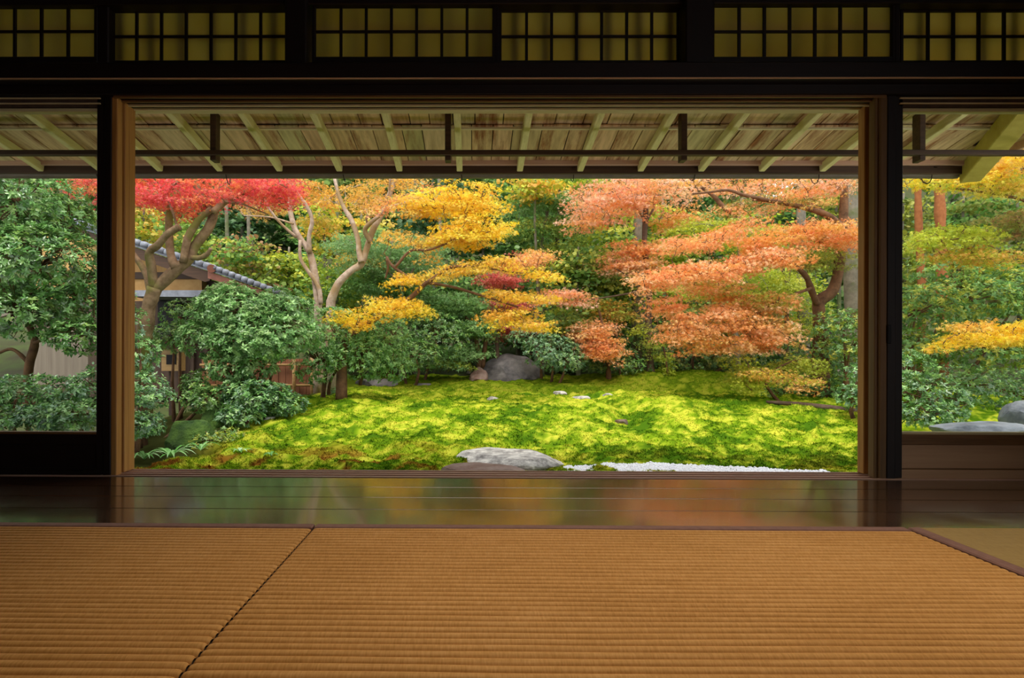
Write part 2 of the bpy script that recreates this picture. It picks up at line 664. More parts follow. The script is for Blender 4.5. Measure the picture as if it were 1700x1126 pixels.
# the right side of the room is open to the veranda: posts, a head beam and one added panel
wr = empty('wall_right', (XR, 0, 0), kind='structure')
MB().box(XR, XR + .08, .9, YD + .1, -.03, 2.0).build('reflection_blocker', M['room_plaster'], wr)  # added unseen panel, keeps the sky's reflection out of the right glass
for yy in (-4.0, -2.0, .8):
    MB().box(XR, XR + .1, yy - .05, yy + .05, -.03, 2.75).build('post', M['post_wood'], wr)
MB().box(XR, XR + .1, -4.2, YD + .1, 1.9, 2.75).build('head_beam', M['black_wood'], wr)

# front wall: beams above the opening
wf = empty('wall_front', (0, YD, 0), kind='structure')
zt = W(850, 102, 2.80).z
zb = W(850, 131, 2.80).z
MB().box(XL, XR, 2.80, 2.90, zb, zt, .006).build('long_beam', M['black_wood'], wf)
MB().box(XL, XR, 2.86, 3.04, zb - .045, zb + .002, .003).build('head_beam', M['black_wood'], wf)
MB().box(XL, XR, 2.87, 3.02, W(850, 8, 2.88).z, 2.76, .004).build('upper_beam', M['black_wood'], wf)
MB().box(XL, XR, 2.795, 2.803, zb - .001, zb + .006, .002).build('beam_edge_highlight', M['panel_wood_lit'], wf)  # pale strip added as the highlight along the beam's lower edge
# track ridges under the head beam, lit from outside
zr = zb - .045
for yy in (2.875, 2.925, 2.975, 3.022):
    MB().box(W(190, 150, YD).x, W(1470, 150, YD).x, yy - .006, yy + .006, zr - .012, zr, .002).build('track_ridge', M['rail_wood' if yy < 2.93 else 'pale_beam'], wf)
MB().box(XL, XR, 3.05, 3.10, W(850, 184, 3.06).z, zb + .05, .004).build('outer_beam', M['pale_beam'], wf)
# posts between the transom windows
for (u0, u1) in ((480, 515), (1130, 1177), (164, 182), (1483, 1493), (822, 828)):
    p0, p1 = W(u0, 60, 2.9), W(u1, 60, 2.9)
    MB().box(p0.x, p1.x, 2.83 if u1 - u0 > 30 else 2.89, 3.0, zt - .01, 2.75, .006).build('post', M['post_wood'], wf)
# dark boards between head beam and the side doors
for (u0, u1) in ((-720, 187), (1469, 2200)):
    x0, x1 = max(XL, W(u0, 150, 2.95).x), min(XR, W(u1, 150, 2.95).x)
    MB().box(x0, x1, 2.895, 2.945, W(850, 171, 2.95).z, zb, .003).build('head_board', M['black_wood'], wf)

# posts beside the opening
MB().box(W(174, 500, 2.9).x, W(187.5, 500, 2.9).x, 2.885, 2.95, 0, zb - .04, .004).build('post', M['post_wood'], wf)
MB().box(W(1469, 500, 2.9).x, W(1484, 500, 2.9).x, 2.885, 2.95, 0, zb - .04, .004).build('post', M['post_wood'], wf)

# jambs (leading edges of the pushed-aside screens)
t1 = empty('trim_1', (W(200, 700, YD).x, YD, 0), kind='structure')
MB().box(W(187.5, 500, 2.9).x, W(197, 500, 2.9).x, 2.885, 2.93, 0.0, zr, .003).build('jamb', M['jamb_wood'], t1)
MB().box(W(199, 500, 2.96).x, W(208, 500, 2.95).x, 2.945, 3.0, 0.005, zr, .003).build('jamb', M['jamb_wood'], t1)
MB().box(W(206, 500, 2.99).x, W(216, 500, 2.99).x, 2.975, 3.035, 0.005, zr - .004, .003).build('jamb', M['jamb_wood'], t1)
t2 = empty('trim_2', (W(1450, 700, YD).x, YD, 0), kind='structure')
MB().box(W(1457.5, 500, 2.9).x, W(1469, 500, 2.9).x, 2.885, 2.93, 0.0, zr, .003).build('jamb', M['jamb_shaded'], t2)
MB().box(W(1447, 500, 2.92).x, W(1457, 500, 2.92).x, 2.90, 2.945, 0.0, zr, .003).build('jamb', M['jamb_shaded'], t2)
MB().box(W(1431, 500, 3.0).x, W(1440.5, 500, 3.0).x, 2.985, 3.035, 0.005, zr - .004, .003).build('jamb', M['jamb_wood'], t2)
MB().box(W(1440, 500, 3.0).x, W(1452, 500, 3.0).x, 3.0, 3.03, 0.005, zr - .004, .003).build('groove', M['black_wood'], t2)

# sill with three running ridges
t3 = empty('trim_3', (0, YD, 0), kind='structure')
MB().box(XL, XR, 2.874, 3.045, -.03, -.004, .002).build('sill', M['sill_wood'], t3)
for yy in (2.882, 2.935, 2.985, 3.032):
    MB().box(XL, XR, yy - .007, yy + .007, -.006, .004, .002).build('sill_ridge', M['sill_wood'], t3)

# transom windows: paper screens with a lattice
wins = [(-155, 162, 0), (183, 478, 1), (521, 821, 0), (829, 1127, 1), (1181, 1482, 0), (1494, 1796, 1)]
for n, (u0, u1, far) in enumerate(wins, 1):
    y = 2.905 + .036 * far
    x0, x1 = W(u0, 50, y).x, W(u1, 50, y).x
    zb_, zt_ = W((u0 + u1) / 2, 97 if not far else 103, y).z, W((u0 + u1) / 2, 9 if not far else 19, y).z
    wn = empty('window_%d' % n, ((x0 + x1) / 2, y, zb_), kind='structure')
    fw = .018
    fr = MB()
    fr.box(x0 - fw * .4, x0 + fw * .6, y - .013, y + .013, zb_ - .03, zt_ + .03)
    fr.box(x1 - fw * .6, x1 + fw * .4, y - .013, y + .013, zb_ - .03, zt_ + .03)
    fr.box(x0, x1, y - .012, y + .012, zt_ - .004, zt_ + .05)
    fr.box(x0, x1, y - .012, y + .012, zb_ - .04, zb_ + .004)
    fro = fr.build('frame', M['black_wood'], wn)
    mw = .0068
    xa, xb = x0 + .6 * fw, x1 - .6 * fw
    for k in range(1, 7):
        xm = xa + (xb - xa) * k / 7
        MB().box(xm - mw, xm + mw, y - .008, y + .004, zb_, zt_, .001).build('muntin', M['black_wood'], fro)
    zm = zb_ + (zt_ - zb_) * .5
    MB().box(xa, xb, y - .006, y + .004, zm - .006, zm + .006, .001).build('muntin', M['black_wood'], fro)
    me = np_mesh('paper', [(xa, y + .0045, zb_), (xb, y + .0045, zb_), (xb, y + .0045, zt_), (xa, y + .0045, zt_)], [(0, 1, 2, 3)])
    link_mesh('paper', me, M['paper'], wn)
# outer lattice that shades the paper
lat = MB()
for n, (u0, u1, far) in enumerate(wins):
    x0, x1 = W(u0, 50, 2.98).x, W(u1, 50, 2.98).x
    k = 0
    while x0 + .06 + k * .151 < x1:
        MB().box(x0 + .055 + k * .151, x0 + .094 + k * .151, 2.966, 2.98, zt - .03, 2.33, .001).build('lattice_bar', M['dark_beam'], wf)
        k += 1
MB().box(XL, XR, 2.98, 2.99, W(850, 80, 2.99).z, W(850, 72, 2.99).z, .001).build('lattice_bar', M['dark_beam'], wf)


# sliding glass doors either side
def glass_door(n, u_in, u_out, right):
    y = 2.912
    xi, xo = W(u_in, 450, y).x, W(u_out, 450, y).x
    x0, x1 = min(xi, xo), max(xi, xo)
    zl = W((u_in), 717.5, y - .015).z
    ztop = W(u_in, 186.5, y).z
    d = empty('door_%d' % n, ((x0 + x1) / 2, y, 0), kind='structure')
    wm = M['panel_wood_lit'] if right else M['black_wood']  # one door wood: lit tone on the right, shaded tone on the left
    rm = M['rail_wood'] if right else M['black_wood']
    MB().box(x0, x1, y - .02, y + .02, ztop + .018, ztop + .075, .003).build('top_rail', M['house_wood'], d)
    MB().box(x0, x1, y - .012, y + .03, ztop, ztop + .016, .003).build('top_rail', M['pale_beam'], d)
    MB().box(x0, x1, y - .028, y - .008, ztop + .03, ztop + .036, .002).build('moulding', M['pale_beam'], d)
    MB().box(x0, x1, y - .028, y - .008, ztop + .055, ztop + .061, .002).build('moulding', M['pale_beam'], d)
    MB().box(x0, x1, y - .017, y + .02, zl - .012, zl, .002).build('glazing_bead', M['pale_beam'] if right else M['rail_wood'], d)
    MB().box(x0, x1, y - .018, y + .02, W(u_in, 738, y).z, zl - .010, .003).build('middle_rail', rm, d)
    MB().box(x0, x1, y - .008, y + .01, .03, W(u_in, 737, y).z, .002).build('lower_panel', wm, d)
    MB().box(x0, x1, y - .016, y - .004, W(u_in, 779, y).z, W(u_in, 776.5, y).z, .001).build('panel_strip', rm, d)
    MB().box(x0, x1, y - .018, y + .02, .001, W(u_in, 779, y).z, .003).build('bottom_rail', wm, d)
    for xs in (x0, x1):
        MB().box(xs - .02, xs + .02, y - .02, y + .02, .004, ztop + .07, .003).build('stile', M['post_wood'], d)
    g = MB().box(x0, x1, y - .002, y + .002, zl - .004, ztop + .01, .0005).build('glass_pane', M['wavy_glass' if right else 'glass'], d)
    return d


glass_door(1, 171, -330, False)
dr = glass_door(2, 1487, 1822, True)
glass_door(3, -346, -800, False)
MB().box(XL, W(-158, 50, 2.9).x, 2.88, 2.96, zt - .02, 2.76, .003).build('side_board', M['black_wood'], wf)
pp = W(1476, 555, 2.88)
tag(MB().box(pp.x - .010, pp.x + .010, 2.876, 2.89, pp.z - .045, pp.z + .045, .003).build('finger_pull', M['pull'], wf), 'black iron finger pull let into the dark post')


# ------------------------------------------------------------------ mats
def ribbed_mat(name, x0, x1, y0, y1, label, ph=0.0):
    t = empty(name, ((x0 + x1) / 2, (y0 + y1) / 2, 0), label, 'mat', 'ribbed rush mats on the room floor')
    pitch = .0262
    nr = int((y1 - .045 - y0) / pitch)
    prof_y, prof_z = [], []
    for k in range(nr):
        for (a, z) in ((0, -.0105), (.07, -.0085), (.16, -.0026), (.40, 0), (.66, -.0004), (.86, -.0030), (.94, -.0085)):
            prof_y.append(y1 - .045 - (k + a) * pitch)
            prof_z.append(z)
    prof_y = np.array(prof_y)
    prof_z = np.array(prof_z)
    xs = np.concatenate([[x0 + .001, x0 + .003, x0 + .006, x0 + .012], np.linspace(x0 + .03, x1 - .03, 26), [x1 - .012, x1 - .006, x1 - .003, x1 - .001]])
    X, Yg = np.meshgrid(xs, prof_y, indexing='ij')
    Z = np.repeat(prof_z[None, :], len(xs), 0)
    edge = np.minimum(X - x0, x1 - X)
    Z = Z - .008 * np.exp(-edge / .004)
    wob = (fbm(X * 2.3 + ph, Yg * 7.0, 3) - .5) * .010 + (vnoise(X * 1.1 + ph, Yg * 2) - .5) * .012
    V = np.stack([X, Yg + wob, Z + .012], -1).reshape(-1, 3)
    nx, ny = X.shape
    i = np.arange(nx - 1)[:, None] * ny + np.arange(ny - 1)[None, :]
    Fq = np.stack([i, i + 1, i + ny + 1, i + ny], -1).reshape(-1, 4)
    Fq = Fq[:, ::-1]
    link_mesh('woven_surface', np_mesh('woven_surface', V, Fq, smooth=True), M['rush'], t)
    MB().box(x0 + .001, x1 - .001, y0, y1 - .043, -.03, .0005, .0002).build('mat_core', M['core'], t)
    MB().box(x0, x1 - .002, y1 - .043, y1, -.03, .0125, .004).build('border_band', M['heri'], t)
    return t


XS = W(525, 872, YM).x
XE = W(1501, 876, YM).x
ribbed_mat('rush_mat', XS - 2.02, XS - .0015, -.6, YM, 'brown ribbed rush mat left of the slanting seam', 3.1)
ribbed_mat('rush_mat', XS + .0015, XE, -.6, YM, 'wide brown ribbed rush mat in front of the stepping stone, right of the seam', 8.7)
t = empty('plain_mat', (XE + .8, 1, 0), 'smooth tan mat with purple-brown border at the right edge of the room', 'mat')
MB().box(XE + .048, XR, -1.9, YM - .004, -.03, .011, .003).build('woven_surface', M['plain_mat'], t)
MB().box(XE + .006, XE + .05, -1.9, YM - .004, -.03, .0125, .004).build('border_band', M['heri'], t)

# ------------------------------------------------------------------ eaves
rf = empty('roof', (0, 3.7, 2.2), kind='structure')
SL = .173


def zraf(y, off=0.0):
    return H + 1.504 - SL * (y - 3.76) + off


def hip_x(y):
    return 3.74 - (4.56 - y) * .43


x_ref = W(753, 185, 3.76).x + .02
for k in range(-11, 8):
    x = x_ref + .455 * k
    y_end = 4.56
    y_start = 3.02
    if x > hip_x(3.02):
        y_start = 4.56 - (3.74 - x) / .43
    if y_start > 4.45:
        continue
    MB().beam((x, y_start, zraf(y_start, .03)), (x, y_end, zraf(y_end, .03)), .044, .06, .004).build('rafter', M['rafter'], rf)


def boards(y0, y1, off, wmean, seed):
    rr = random.Random(seed)
    x = -6.2
    while x < hip_x(y1):
        w = wmean * rr.uniform(.8, 1.25)
        ys = y0
        xm = x + w / 2
        if xm > hip_x(y0):
            ys = min(y1 - .02, 4.56 - (3.74 - xm) / .43)
        o = off + rr.uniform(-.003, .003)
        MB().beam((xm, ys, zraf(ys, o)), (xm, y1, zraf(y1, o)), w - .006, .012, .002).build('board', M['eave_board'], rf)
        x += w


boards(3.0, 4.065, .092, .158, 3)
boards(4.05, 4.56, .074, .165, 4)
MB().box(-6.2, 6.0, 2.95, 4.7, 2.62, 2.66, .002).build('roof_deck', M['core'], rf)
MB().beam((-1.2, 3.0, zraf(3.0, .115)), (-1.2, 4.58, zraf(4.58, .115)), 10.0, .01, .001).build('roof_sheet', M['core'], rf)
MB().beam((-6.2, 4.075, zraf(4.075, .066)), (hip_x(4.07), 4.075, zraf(4.075, .066)), .022, .02, .003).build('batten', M['pale_beam'], rf)
MB().box(-6.2, 3.74, 4.52, 4.555, zraf(4.54, .040), zraf(4.54, .10), .003).build('fascia', M['fascia'], rf)
MB().box(-6.2, 3.74, 4.562, 4.585, zraf(4.56, -.012), zraf(4.56, .09), .003).build('drip_board', M['dark_beam'], rf)
# corner rafter and the soffit of the side eave
hy0, hy1 = 3.1, 4.60
tag(MB().beam((hip_x(hy0), hy0, zraf(hy0, .0)), (hip_x(hy1), hy1, zraf(hy1, .0)), .13, .13, .006).build('corner_rafter', M['hip'], rf), 'broad yellowish corner rafter')
rr = random.Random(9)
yy = 4.56
while yy > 0.2:
    w = .16
    xa = hip_x(max(yy - w / 2, 3.0))
    za = zraf(max(yy - w / 2, 3.0), .085)
    zb2 = zraf(4.56, .085)
    MB().beam((xa, yy - w / 2, za), (3.78, yy - w / 2, zb2), w - .006, .012, .002, Vector((0, 0, 1))).build('board', M['eave_board'], rf)
    yy -= w
MB().box(3.74, 3.775, .2, 4.56, zraf(4.56, .04), zraf(4.56, .10), .003).build('fascia', M['fascia'], rf)
# long bar hung from struts
zbar = W(850, 254, 3.9).z
MB().box(-6.2, 3.6, 3.885, 3.925, zbar - .016, zbar + .016, .003).build('hung_bar', M['dark_beam'], rf)
xs0 = W(744, 200, 3.94).x
for k in range(-3, 3):
    x = xs0 + 1.53 * k
    MB().box(x - .019, x + .019, 3.905, 3.975, W(850, 267, 3.92).z, zraf(3.94, .10), .003).build('strut', M['dark_beam'], rf)

# gutter along the eave
gt = empty('gutter', (0, 4.64, 1.96), 'long grey rain gutter along the eave edge above the garden', 'gutter')
gz = W(850, 284, 4.6).z
gy, gr = 4.645, .047
V, Fq = [], []
xs = np.linspace(-6.2, 3.70, 24)
na = 9
for x in xs:
    for r_ in (gr, gr - .004):
        for k in range(na):
            a = math.pi + math.pi * k / (na - 1)
            V.append((x, gy + r_ * math.cos(a), gz + r_ * math.sin(a) * .95))
n2 = 2 * na
for i in range(len(xs) - 1):
    for k in range(na - 1):
        a = i * n2 + k
        Fq.append((a, a + 1, a + n2 + 1, a + n2))
        b_ = a + na
        Fq.append((b_, b_ + n2, b_ + n2 + 1, b_ + 1))
    Fq.append((i * n2, i * n2 + n2, i * n2 + n2 + na, i * n2 + na))
    a = i * n2 + na - 1
    Fq.append((a, a + na, a + na + n2, a + n2))
link_mesh('trough', np_mesh('trough', V, Fq, smooth=True), M['gutter'], gt)
for (u, drop) in ((375, 30), (569, 18), (765, 14), (951, 18), (1152, 14), (1358, 26), (1545, 26), (160, 18), (-40, 18)):
    x = W(u, 284, 4.6).x
    pts = []
    for k in range(9):
        a = -.4 + k / 8 * (math.pi + 1.2)
        pts.append((x + .008 * math.sin(a * 1.3), gy - .004 - (gr + .007) * math.cos(a), gz - (gr * .98 + (drop - 8) * .0022) * math.sin(a) * (1.0 if a > 0 else .6)))
    pts.append((x, gy - .11, zraf(4.52, .02)))
    MB().tube(pts, .0035, 5).build('hook', M['hook'], gt)


# ------------------------------------------------------------------ garden ground
def ground(x, y):
    x = np.asarray(x, float)
    y = np.asarray(y, float)
    z = -.47 + .33 * sstep(5.2, 9.5, y) + .10 * sstep(10, 14, y)
    z = z + .10 * np.exp(-(((x - 3.2) / 2.4) ** 2 + ((y - 8.6) / 1.3) ** 2))            # front right swell
    z = z + .05 * np.exp(-(((x - .1) / 1.2) ** 2 + ((y - 7.2) / .9) ** 2))
    z = z + .10 * np.exp(-(((x + 1.6) / 1.6) ** 2 + ((y - 8.2) / 1.5) ** 2))
    z = z + .10 * np.exp(-(((x + .9) / 2.2) ** 2 + ((y - 12.4) / 1.5) ** 2))
    z = z + .26 * np.exp(-(((x - 4.6) / 2.6) ** 2 + ((y - 12.9) / 1.5) ** 2))            # back mound
    # shallow channel that winds between the swells
    cx = 1.75 + .35 * np.sin(y * .9) - .12 * (y - 8)
    z = z - .10 * np.exp(-((x - cx) / .22) ** 2) * sstep(6.6, 7.6, y) * (1 - sstep(11, 12, y))
    cy = 10.7 + .25 * np.sin(x * .8)
    z = z - .10 * np.exp(-((y - cy) / .35) ** 2) * sstep(.5, 2.0, x)
    # sunken ground in front of the neighbouring house
    z = z - .25 * sstep(-2.6, -4.6, x) * sstep(14, 9, y)
    # wooded slope behind
    z = z + sstep(13.8, 17, y) * .5 + np.maximum(0, y - 15.5) * .30 + np.maximum(0, y - 21) * .45 * (1 - .8 * np.exp(-((x / np.maximum(y, 1) - .50) / .07) ** 2))
    return z


def gpt(u, v, y0=4.9, y1=40):
    """where the ray through a pixel meets the ground"""
    ys = np.linspace(y0, y1, 3000)
    a, b = Wn(u, v, 1.0), Wn(u, v, 2.0)
    d = b - a
    xs = a[0] + d[0] * (ys - 1)
    zs = a[2] + d[2] * (ys - 1)
    hit = np.where(zs <= ground(xs, ys))[0]
    k = hit[0] if len(hit) else len(ys) - 1
    return Vector((xs[k], ys[k], float(ground(xs[k], ys[k]))))


def moss_amt(x, y):
    """small hummocks of the moss"""
    n1 = fbm(x * 2.2, y * 2.2, 3) - .5
    n2 = fbm(x * 9 + 31, y * 9, 3) - .5
    n3 = vnoise(x * 34, y * 34) - .5
    n4 = np.maximum(0, vnoise(x * 5.3 + 11, y * 5.3) - .5)
    return .11 * n1 + .075 * n2 + .022 * n3 + .10 * n4


def moss_col(x, y):
    bright, mid, dark, brown, olive = [lin(c) for c in ((200, 200, 66), (136, 166, 28), (72, 108, 20), (140, 92, 34), (72, 86, 14))]
    n = fbm(x * 1.5 + 3, y * 1.5 + 9, 5)
    m = fbm(x * 8 + 50, y * 8, 4)
    hi = fbm(x * 26, y * 26 + 40, 2)
    m = .62 * m + .38 * hi
    t = np.clip((.42 * n + .58 * m - .39) / .16, 0, 1)[:, None]
    c = dark * (1 - t) + mid * t
    t2 = np.clip((m + .40 * n - .69) / .20, 0, 1)[:, None]
    c = c * (1 - t2) + bright * t2
    t3 = (np.clip((fbm(x * 5 + 90, y * 5, 3) - .53) / .1, 0, 1) * sstep(6.6, 5.6, y) * (.25 + .75 * sstep(.4, -1.0, x)))[:, None]
    c = c * (1 - t3) + brown * t3
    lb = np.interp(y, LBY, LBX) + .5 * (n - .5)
    tl = sstep(lb + .10, lb - .30, x)[:, None]  # dark soil past the moss edge, with the house's shadow in its colour
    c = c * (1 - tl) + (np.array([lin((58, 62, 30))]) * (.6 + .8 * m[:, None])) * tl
    t4 = (sstep(9.8, 11.4, y + .6 * (n - .5)) * .75)[:, None]  # shade under the trees painted into the back of the moss
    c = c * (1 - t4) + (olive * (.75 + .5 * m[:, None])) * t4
    return c


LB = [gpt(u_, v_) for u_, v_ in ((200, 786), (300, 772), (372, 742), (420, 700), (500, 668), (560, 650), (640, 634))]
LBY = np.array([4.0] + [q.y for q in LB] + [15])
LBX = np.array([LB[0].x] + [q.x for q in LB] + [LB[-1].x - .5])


def nonuni(a, b, d0, d1):
    out = [a]
    while out[-1] < b:
        t = (out[-1] - a) / (b - a)
        out.append(out[-1] + d0 + (d1 - d0) * t)
    return np.array(out)


ysg = nonuni(4.4, 14.4, .024, .07)
xsg = np.arange(-4.6, 9.2, .042)
X, Yg = np.meshgrid(xsg, ysg, indexing='ij')
Z = ground(X, Yg) + moss_amt(X, Yg)
V = np.stack([X, Yg, Z], -1).reshape(-1, 3)
nx, ny = X.shape
i = np.arange(nx - 1)[:, None] * ny + np.arange(ny - 1)[None, :]
Fq = np.stack([i, i + ny, i + ny + 1, i + 1], -1).reshape(-1, 4)
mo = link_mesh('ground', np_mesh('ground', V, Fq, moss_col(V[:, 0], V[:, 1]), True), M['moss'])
tag(mo, 'rolling ground of the moss garden beyond the veranda', kind='structure')

# outer ground: wide coarse terrain that also carries the wooded slope
xs = np.linspace(-26, 30, 113)
ys = np.linspace(3.2, 46, 108)
X, Yg = np.meshgrid(xs, ys, indexing='ij')
Z = ground(X, Yg) - .16 + (fbm(X * .6, Yg * .6, 3) - .5) * .25
V = np.stack([X, Yg, Z], -1).reshape(-1, 3)
nx, ny = X.shape
i = np.arange(nx - 1)[:, None] * ny + np.arange(ny - 1)[None, :]
Fq = np.stack([i, i + ny, i + ny + 1, i + 1], -1).reshape(-1, 4)
go = link_mesh('terrain', np_mesh('terrain', V, Fq, None, True), M['soil'])
tag(go, 'dark forest floor rising behind the moss garden', kind='structure')

# moss sprigs
n = 400000
uu = rng.random(n)
yy = 5.0 + 8.6 * uu ** 2.2
xx = (rng.random(n) * 2 - 1) * (.60 * yy + .3) + .06 * yy
xx = np.clip(xx, -4.5, 9)
nd = fbm(xx * 5 + 7, yy * 5, 3)
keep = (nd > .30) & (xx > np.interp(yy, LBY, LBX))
xx, yy = xx[keep], yy[keep]
n = len(xx)
zz = ground(xx, yy) + moss_amt(xx, yy) - .006
hh = (.009 + .012 * rng.random(n)) * (.7 + .9 * (fbm(xx * 3, yy * 3 + 70, 2)))
ang = rng.random(n) * 6.283
wd = .004 + .004 * rng.random(n)
lean = (rng.random((n, 2)) - .5) * .04
B = np.stack([xx, yy, zz], -1)
side = np.stack([np.cos(ang), np.sin(ang), np.zeros(n)], -1) * wd[:, None]
tip = B + np.stack([lean[:, 0], lean[:, 1], hh], -1)
V = np.stack([B - side, B + side, tip], 1).reshape(-1, 3)
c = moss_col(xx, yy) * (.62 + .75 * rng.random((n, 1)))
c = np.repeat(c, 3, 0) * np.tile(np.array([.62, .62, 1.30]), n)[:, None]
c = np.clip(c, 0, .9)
Fq = np.arange(3 * n).reshape(-1, 3)
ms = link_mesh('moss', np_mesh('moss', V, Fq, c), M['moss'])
tag(ms, 'bright yellow-green moss carpet covering the garden hummocks', 'moss', kind='stuff')


# ------------------------------------------------------------------ stones
def rock_mesh(c, rx, ry, rz, seed, sub=4, rough=.25, flat=0.0, cuts=7):
    import bmesh
    bm = bmesh.new()
    bmesh.ops.create_icosphere(bm, subdivisions=sub, radius=1)
    rr = random.Random(seed)
    planes = []
    for _ in range(cuts):
        nrm = Vector((rr.uniform(-1, 1), rr.uniform(-1, 1), rr.uniform(-.4, 1))).normalized()
        planes.append((nrm, rr.uniform(.62, .85)))
    if flat:
        planes.append((Vector((rr.uniform(-.06, .06), rr.uniform(-.06, .06), 1)).normalized(), flat))
    for v in bm.verts:
        p = v.co.copy()
        for nrm, d in planes:
            s = p.dot(nrm)
            if s > d:
                p -= nrm * (s - d) * .93
        k = float(fbm(np.array([p.x * 2 + seed]), np.array([p.y * 2 + p.z * 1.7 + 9]), 4)[0]) - .5
        p *= 1 + k * rough
        v.co = Vector((c[0] + p.x * rx, c[1] + p.y * ry, c[2] + p.z * rz))
    me = bpy.data.meshes.new('rock')
    bm.to_mesh(me)
    bm.free()
    return me


def rock(name, c, r3, seed, mat, label, cat='rock', **kw):
    o = link_mesh(name, rock_mesh((0, 0, 0), *r3, seed, **kw), M[mat])
    o.location = c
    return tag(o, label, cat)


p = W(848, 612, 12.6)
rock('rock', (p.x, 12.9, .20), (.72, .6, .42), 4, 'rock', 'large dark grey angular rock at the back of the moss', rough=.16, cuts=13)
p = W(795, 612, 12.4)
rock('rock', (p.x, 12.4, .05), (.2, .25, .24), 21, 'rock_brown', 'small brown rock against the left foot of the large grey rock')
p = gpt(622, 640)
rock('rock', (p.x, p.y + .2, p.z + .02), (.42, .3, .16), 13, 'rock', 'low dark rock under the green shrubs left of the moss', flat=.6)
p = gpt(700, 640)
rock('rock', (p.x, p.y + .2, p.z - .02), (.22, .2, .08), 14, 'rock', 'tiny flat dark stone on the moss right of the low rock', flat=.6)
sp = gpt(850, 768)
rock('stepping_stone', (sp.x - .03, sp.y + .08, sp.z + .02), (.56, .50, .13), 33, 'stone', 'broad pale lichened stepping stone just beyond the sill', 'stone', flat=.5, cuts=10, rough=.12, sub=5)
p = gpt(812, 783)
rock('stepping_stone', (p.x - .02, p.y - .10, p.z + .02), (.42, .25, .09), 37, 'rock_brown', 'low brownish grey slab in front of the lichened stepping stone', 'stone', flat=.5, rough=.15)
p = W(1630, 712, 5.7)
rock('rock', (p.x, 5.7, p.z - .02), (.46, .24, .12), 51, 'rock_blue', 'long blue-grey rock low behind the right glass door', flat=.6)
p = W(1712, 692, 5.9)
rock('rock', (p.x, 5.95, p.z - .05), (.22, .2, .2), 53, 'rock_blue', 'round grey rock behind the right glass door, at its right edge')
p = W(318, 722, 6.5)
rock('boulder', (p.x, 6.6, p.z - .12), (.30, .34, .36), 61, 'boulder_moss', 'green moss-covered boulder beside the strap-leaved plant', 'boulder', sub=5)
p = W(362, 700, 7.3)
rock('boulder', (p.x, 7.4, p.z - .15), (.26, .3, .38), 62, 'boulder_moss', 'darker mossy boulder behind the first one under the shrubs', 'boulder')
for k, (u, v, r_) in enumerate(((1032, 703, .09), (965, 663, .14), (1010, 658, .10), (818, 664, .09), (445, 698, .10), (930, 654, .14))):
    p = gpt(u, v)
    lab = ['small brown stone in the crease of the moss near the middle', 'grey stone beside the channel in the moss', 'little grey stone right of the channel stone',
           'pale curved stone in the middle of the moss', 'flat grey stone at the left side of the moss', 'grey stone at the head of the moss channel'][k]
    rock('stone', (p.x, p.y, p.z + .01), (r_, r_ * .8, .06), 70 + k, 'rock_brown' if k == 0 else 'stone', lab, 'stone', sub=3, flat=.6)

# fallen log along the right edge of the moss
pts = [gpt(u, v) + Vector((0, .1, .03)) for u, v in ((1278, 672), (1330, 676), (1385, 683), (1440, 690), (1490, 694))]
tag(MB().tube(pts, [.02, .035, .045, .045, .04], 9).build('log', M['bark_dark'], None, True), 'dark fallen log along the right edge of the moss', 'log')

# gravel strip: thousands of pebbles
pl = [gpt(u, v) for (u, v) in ((952, 783), (1010, 779), (1080, 777), (1150, 780), (1230, 784), (1330, 790))]
px_ = np.array([q.x for q in pl])
py_ = np.array([q.y for q in pl])
n = 9000
gx = rng.uniform(px_[0] - .1, px_[-1] + .2, n)
gy_ = rng.uniform(4.75, 5.9, n)
lim = np.interp(gx, px_, py_) + (fbm(gx * 9, gx * 0, 2) - .5) * .12
keep = gy_ < lim
gx, gy_ = gx[keep], gy_[keep]
n = len(gx)
oct_v = np.array([(1, 0, 0), (-1, 0, 0), (0, 1, 0), (0, -1, 0), (0, 0, 1), (0, 0, -1)], float)
oct_f = np.array([(0, 2, 4), (2, 1, 4), (1, 3, 4), (3, 0, 4), (2, 0, 5), (1, 2, 5), (3, 1, 5), (0, 3, 5)])
s = rng.uniform(.010, .020, (n, 1, 1)) * np.array([1, 1, .7])
a = rng.random(n) * 6.28
ca, sa = np.cos(a), np.sin(a)
ov = oct_v[None] * s
ovx = ov[..., 0] * ca[:, None] - ov[..., 1] * sa[:, None]
ovy = ov[..., 0] * sa[:, None] + ov[..., 1] * ca[:, None]
zz = ground(gx, gy_) + .045
V = np.stack([ovx + gx[:, None], ovy + gy_[:, None], ov[..., 2] + zz[:, None]], -1).reshape(-1, 3)
Fq = (oct_f[None] + 6 * np.arange(n)[:, None, None]).reshape(-1, 3)
g = link_mesh('gravel', np_mesh('gravel', V, Fq), M['gravel'])
tag(g, 'white gravel strip between the sill and the moss', 'gravel', kind='stuff')
nb = 26
bx = np.linspace(px_[0] - .1, px_[-1] + .15, nb)
V = []
for x in bx:
    l_ = float(np.interp(x, px_, py_)) - .02
    for t_ in (0, .33, .66, 1):
        y = 4.7 + (l_ - 4.7) * t_
        V.append((x, y, float(ground(x, y)) + .045))
Fq = [(i * 4 + k, i * 4 + 4 + k, i * 4 + 5 + k, i * 4 + 1 + k) for i in range(nb - 1) for k in range(3)]
link_mesh('gravel_bed', np_mesh('gravel_bed', V, Fq), M['gravel'], None)
bpy.data.objects['gravel_bed']['kind'] = 'structure'


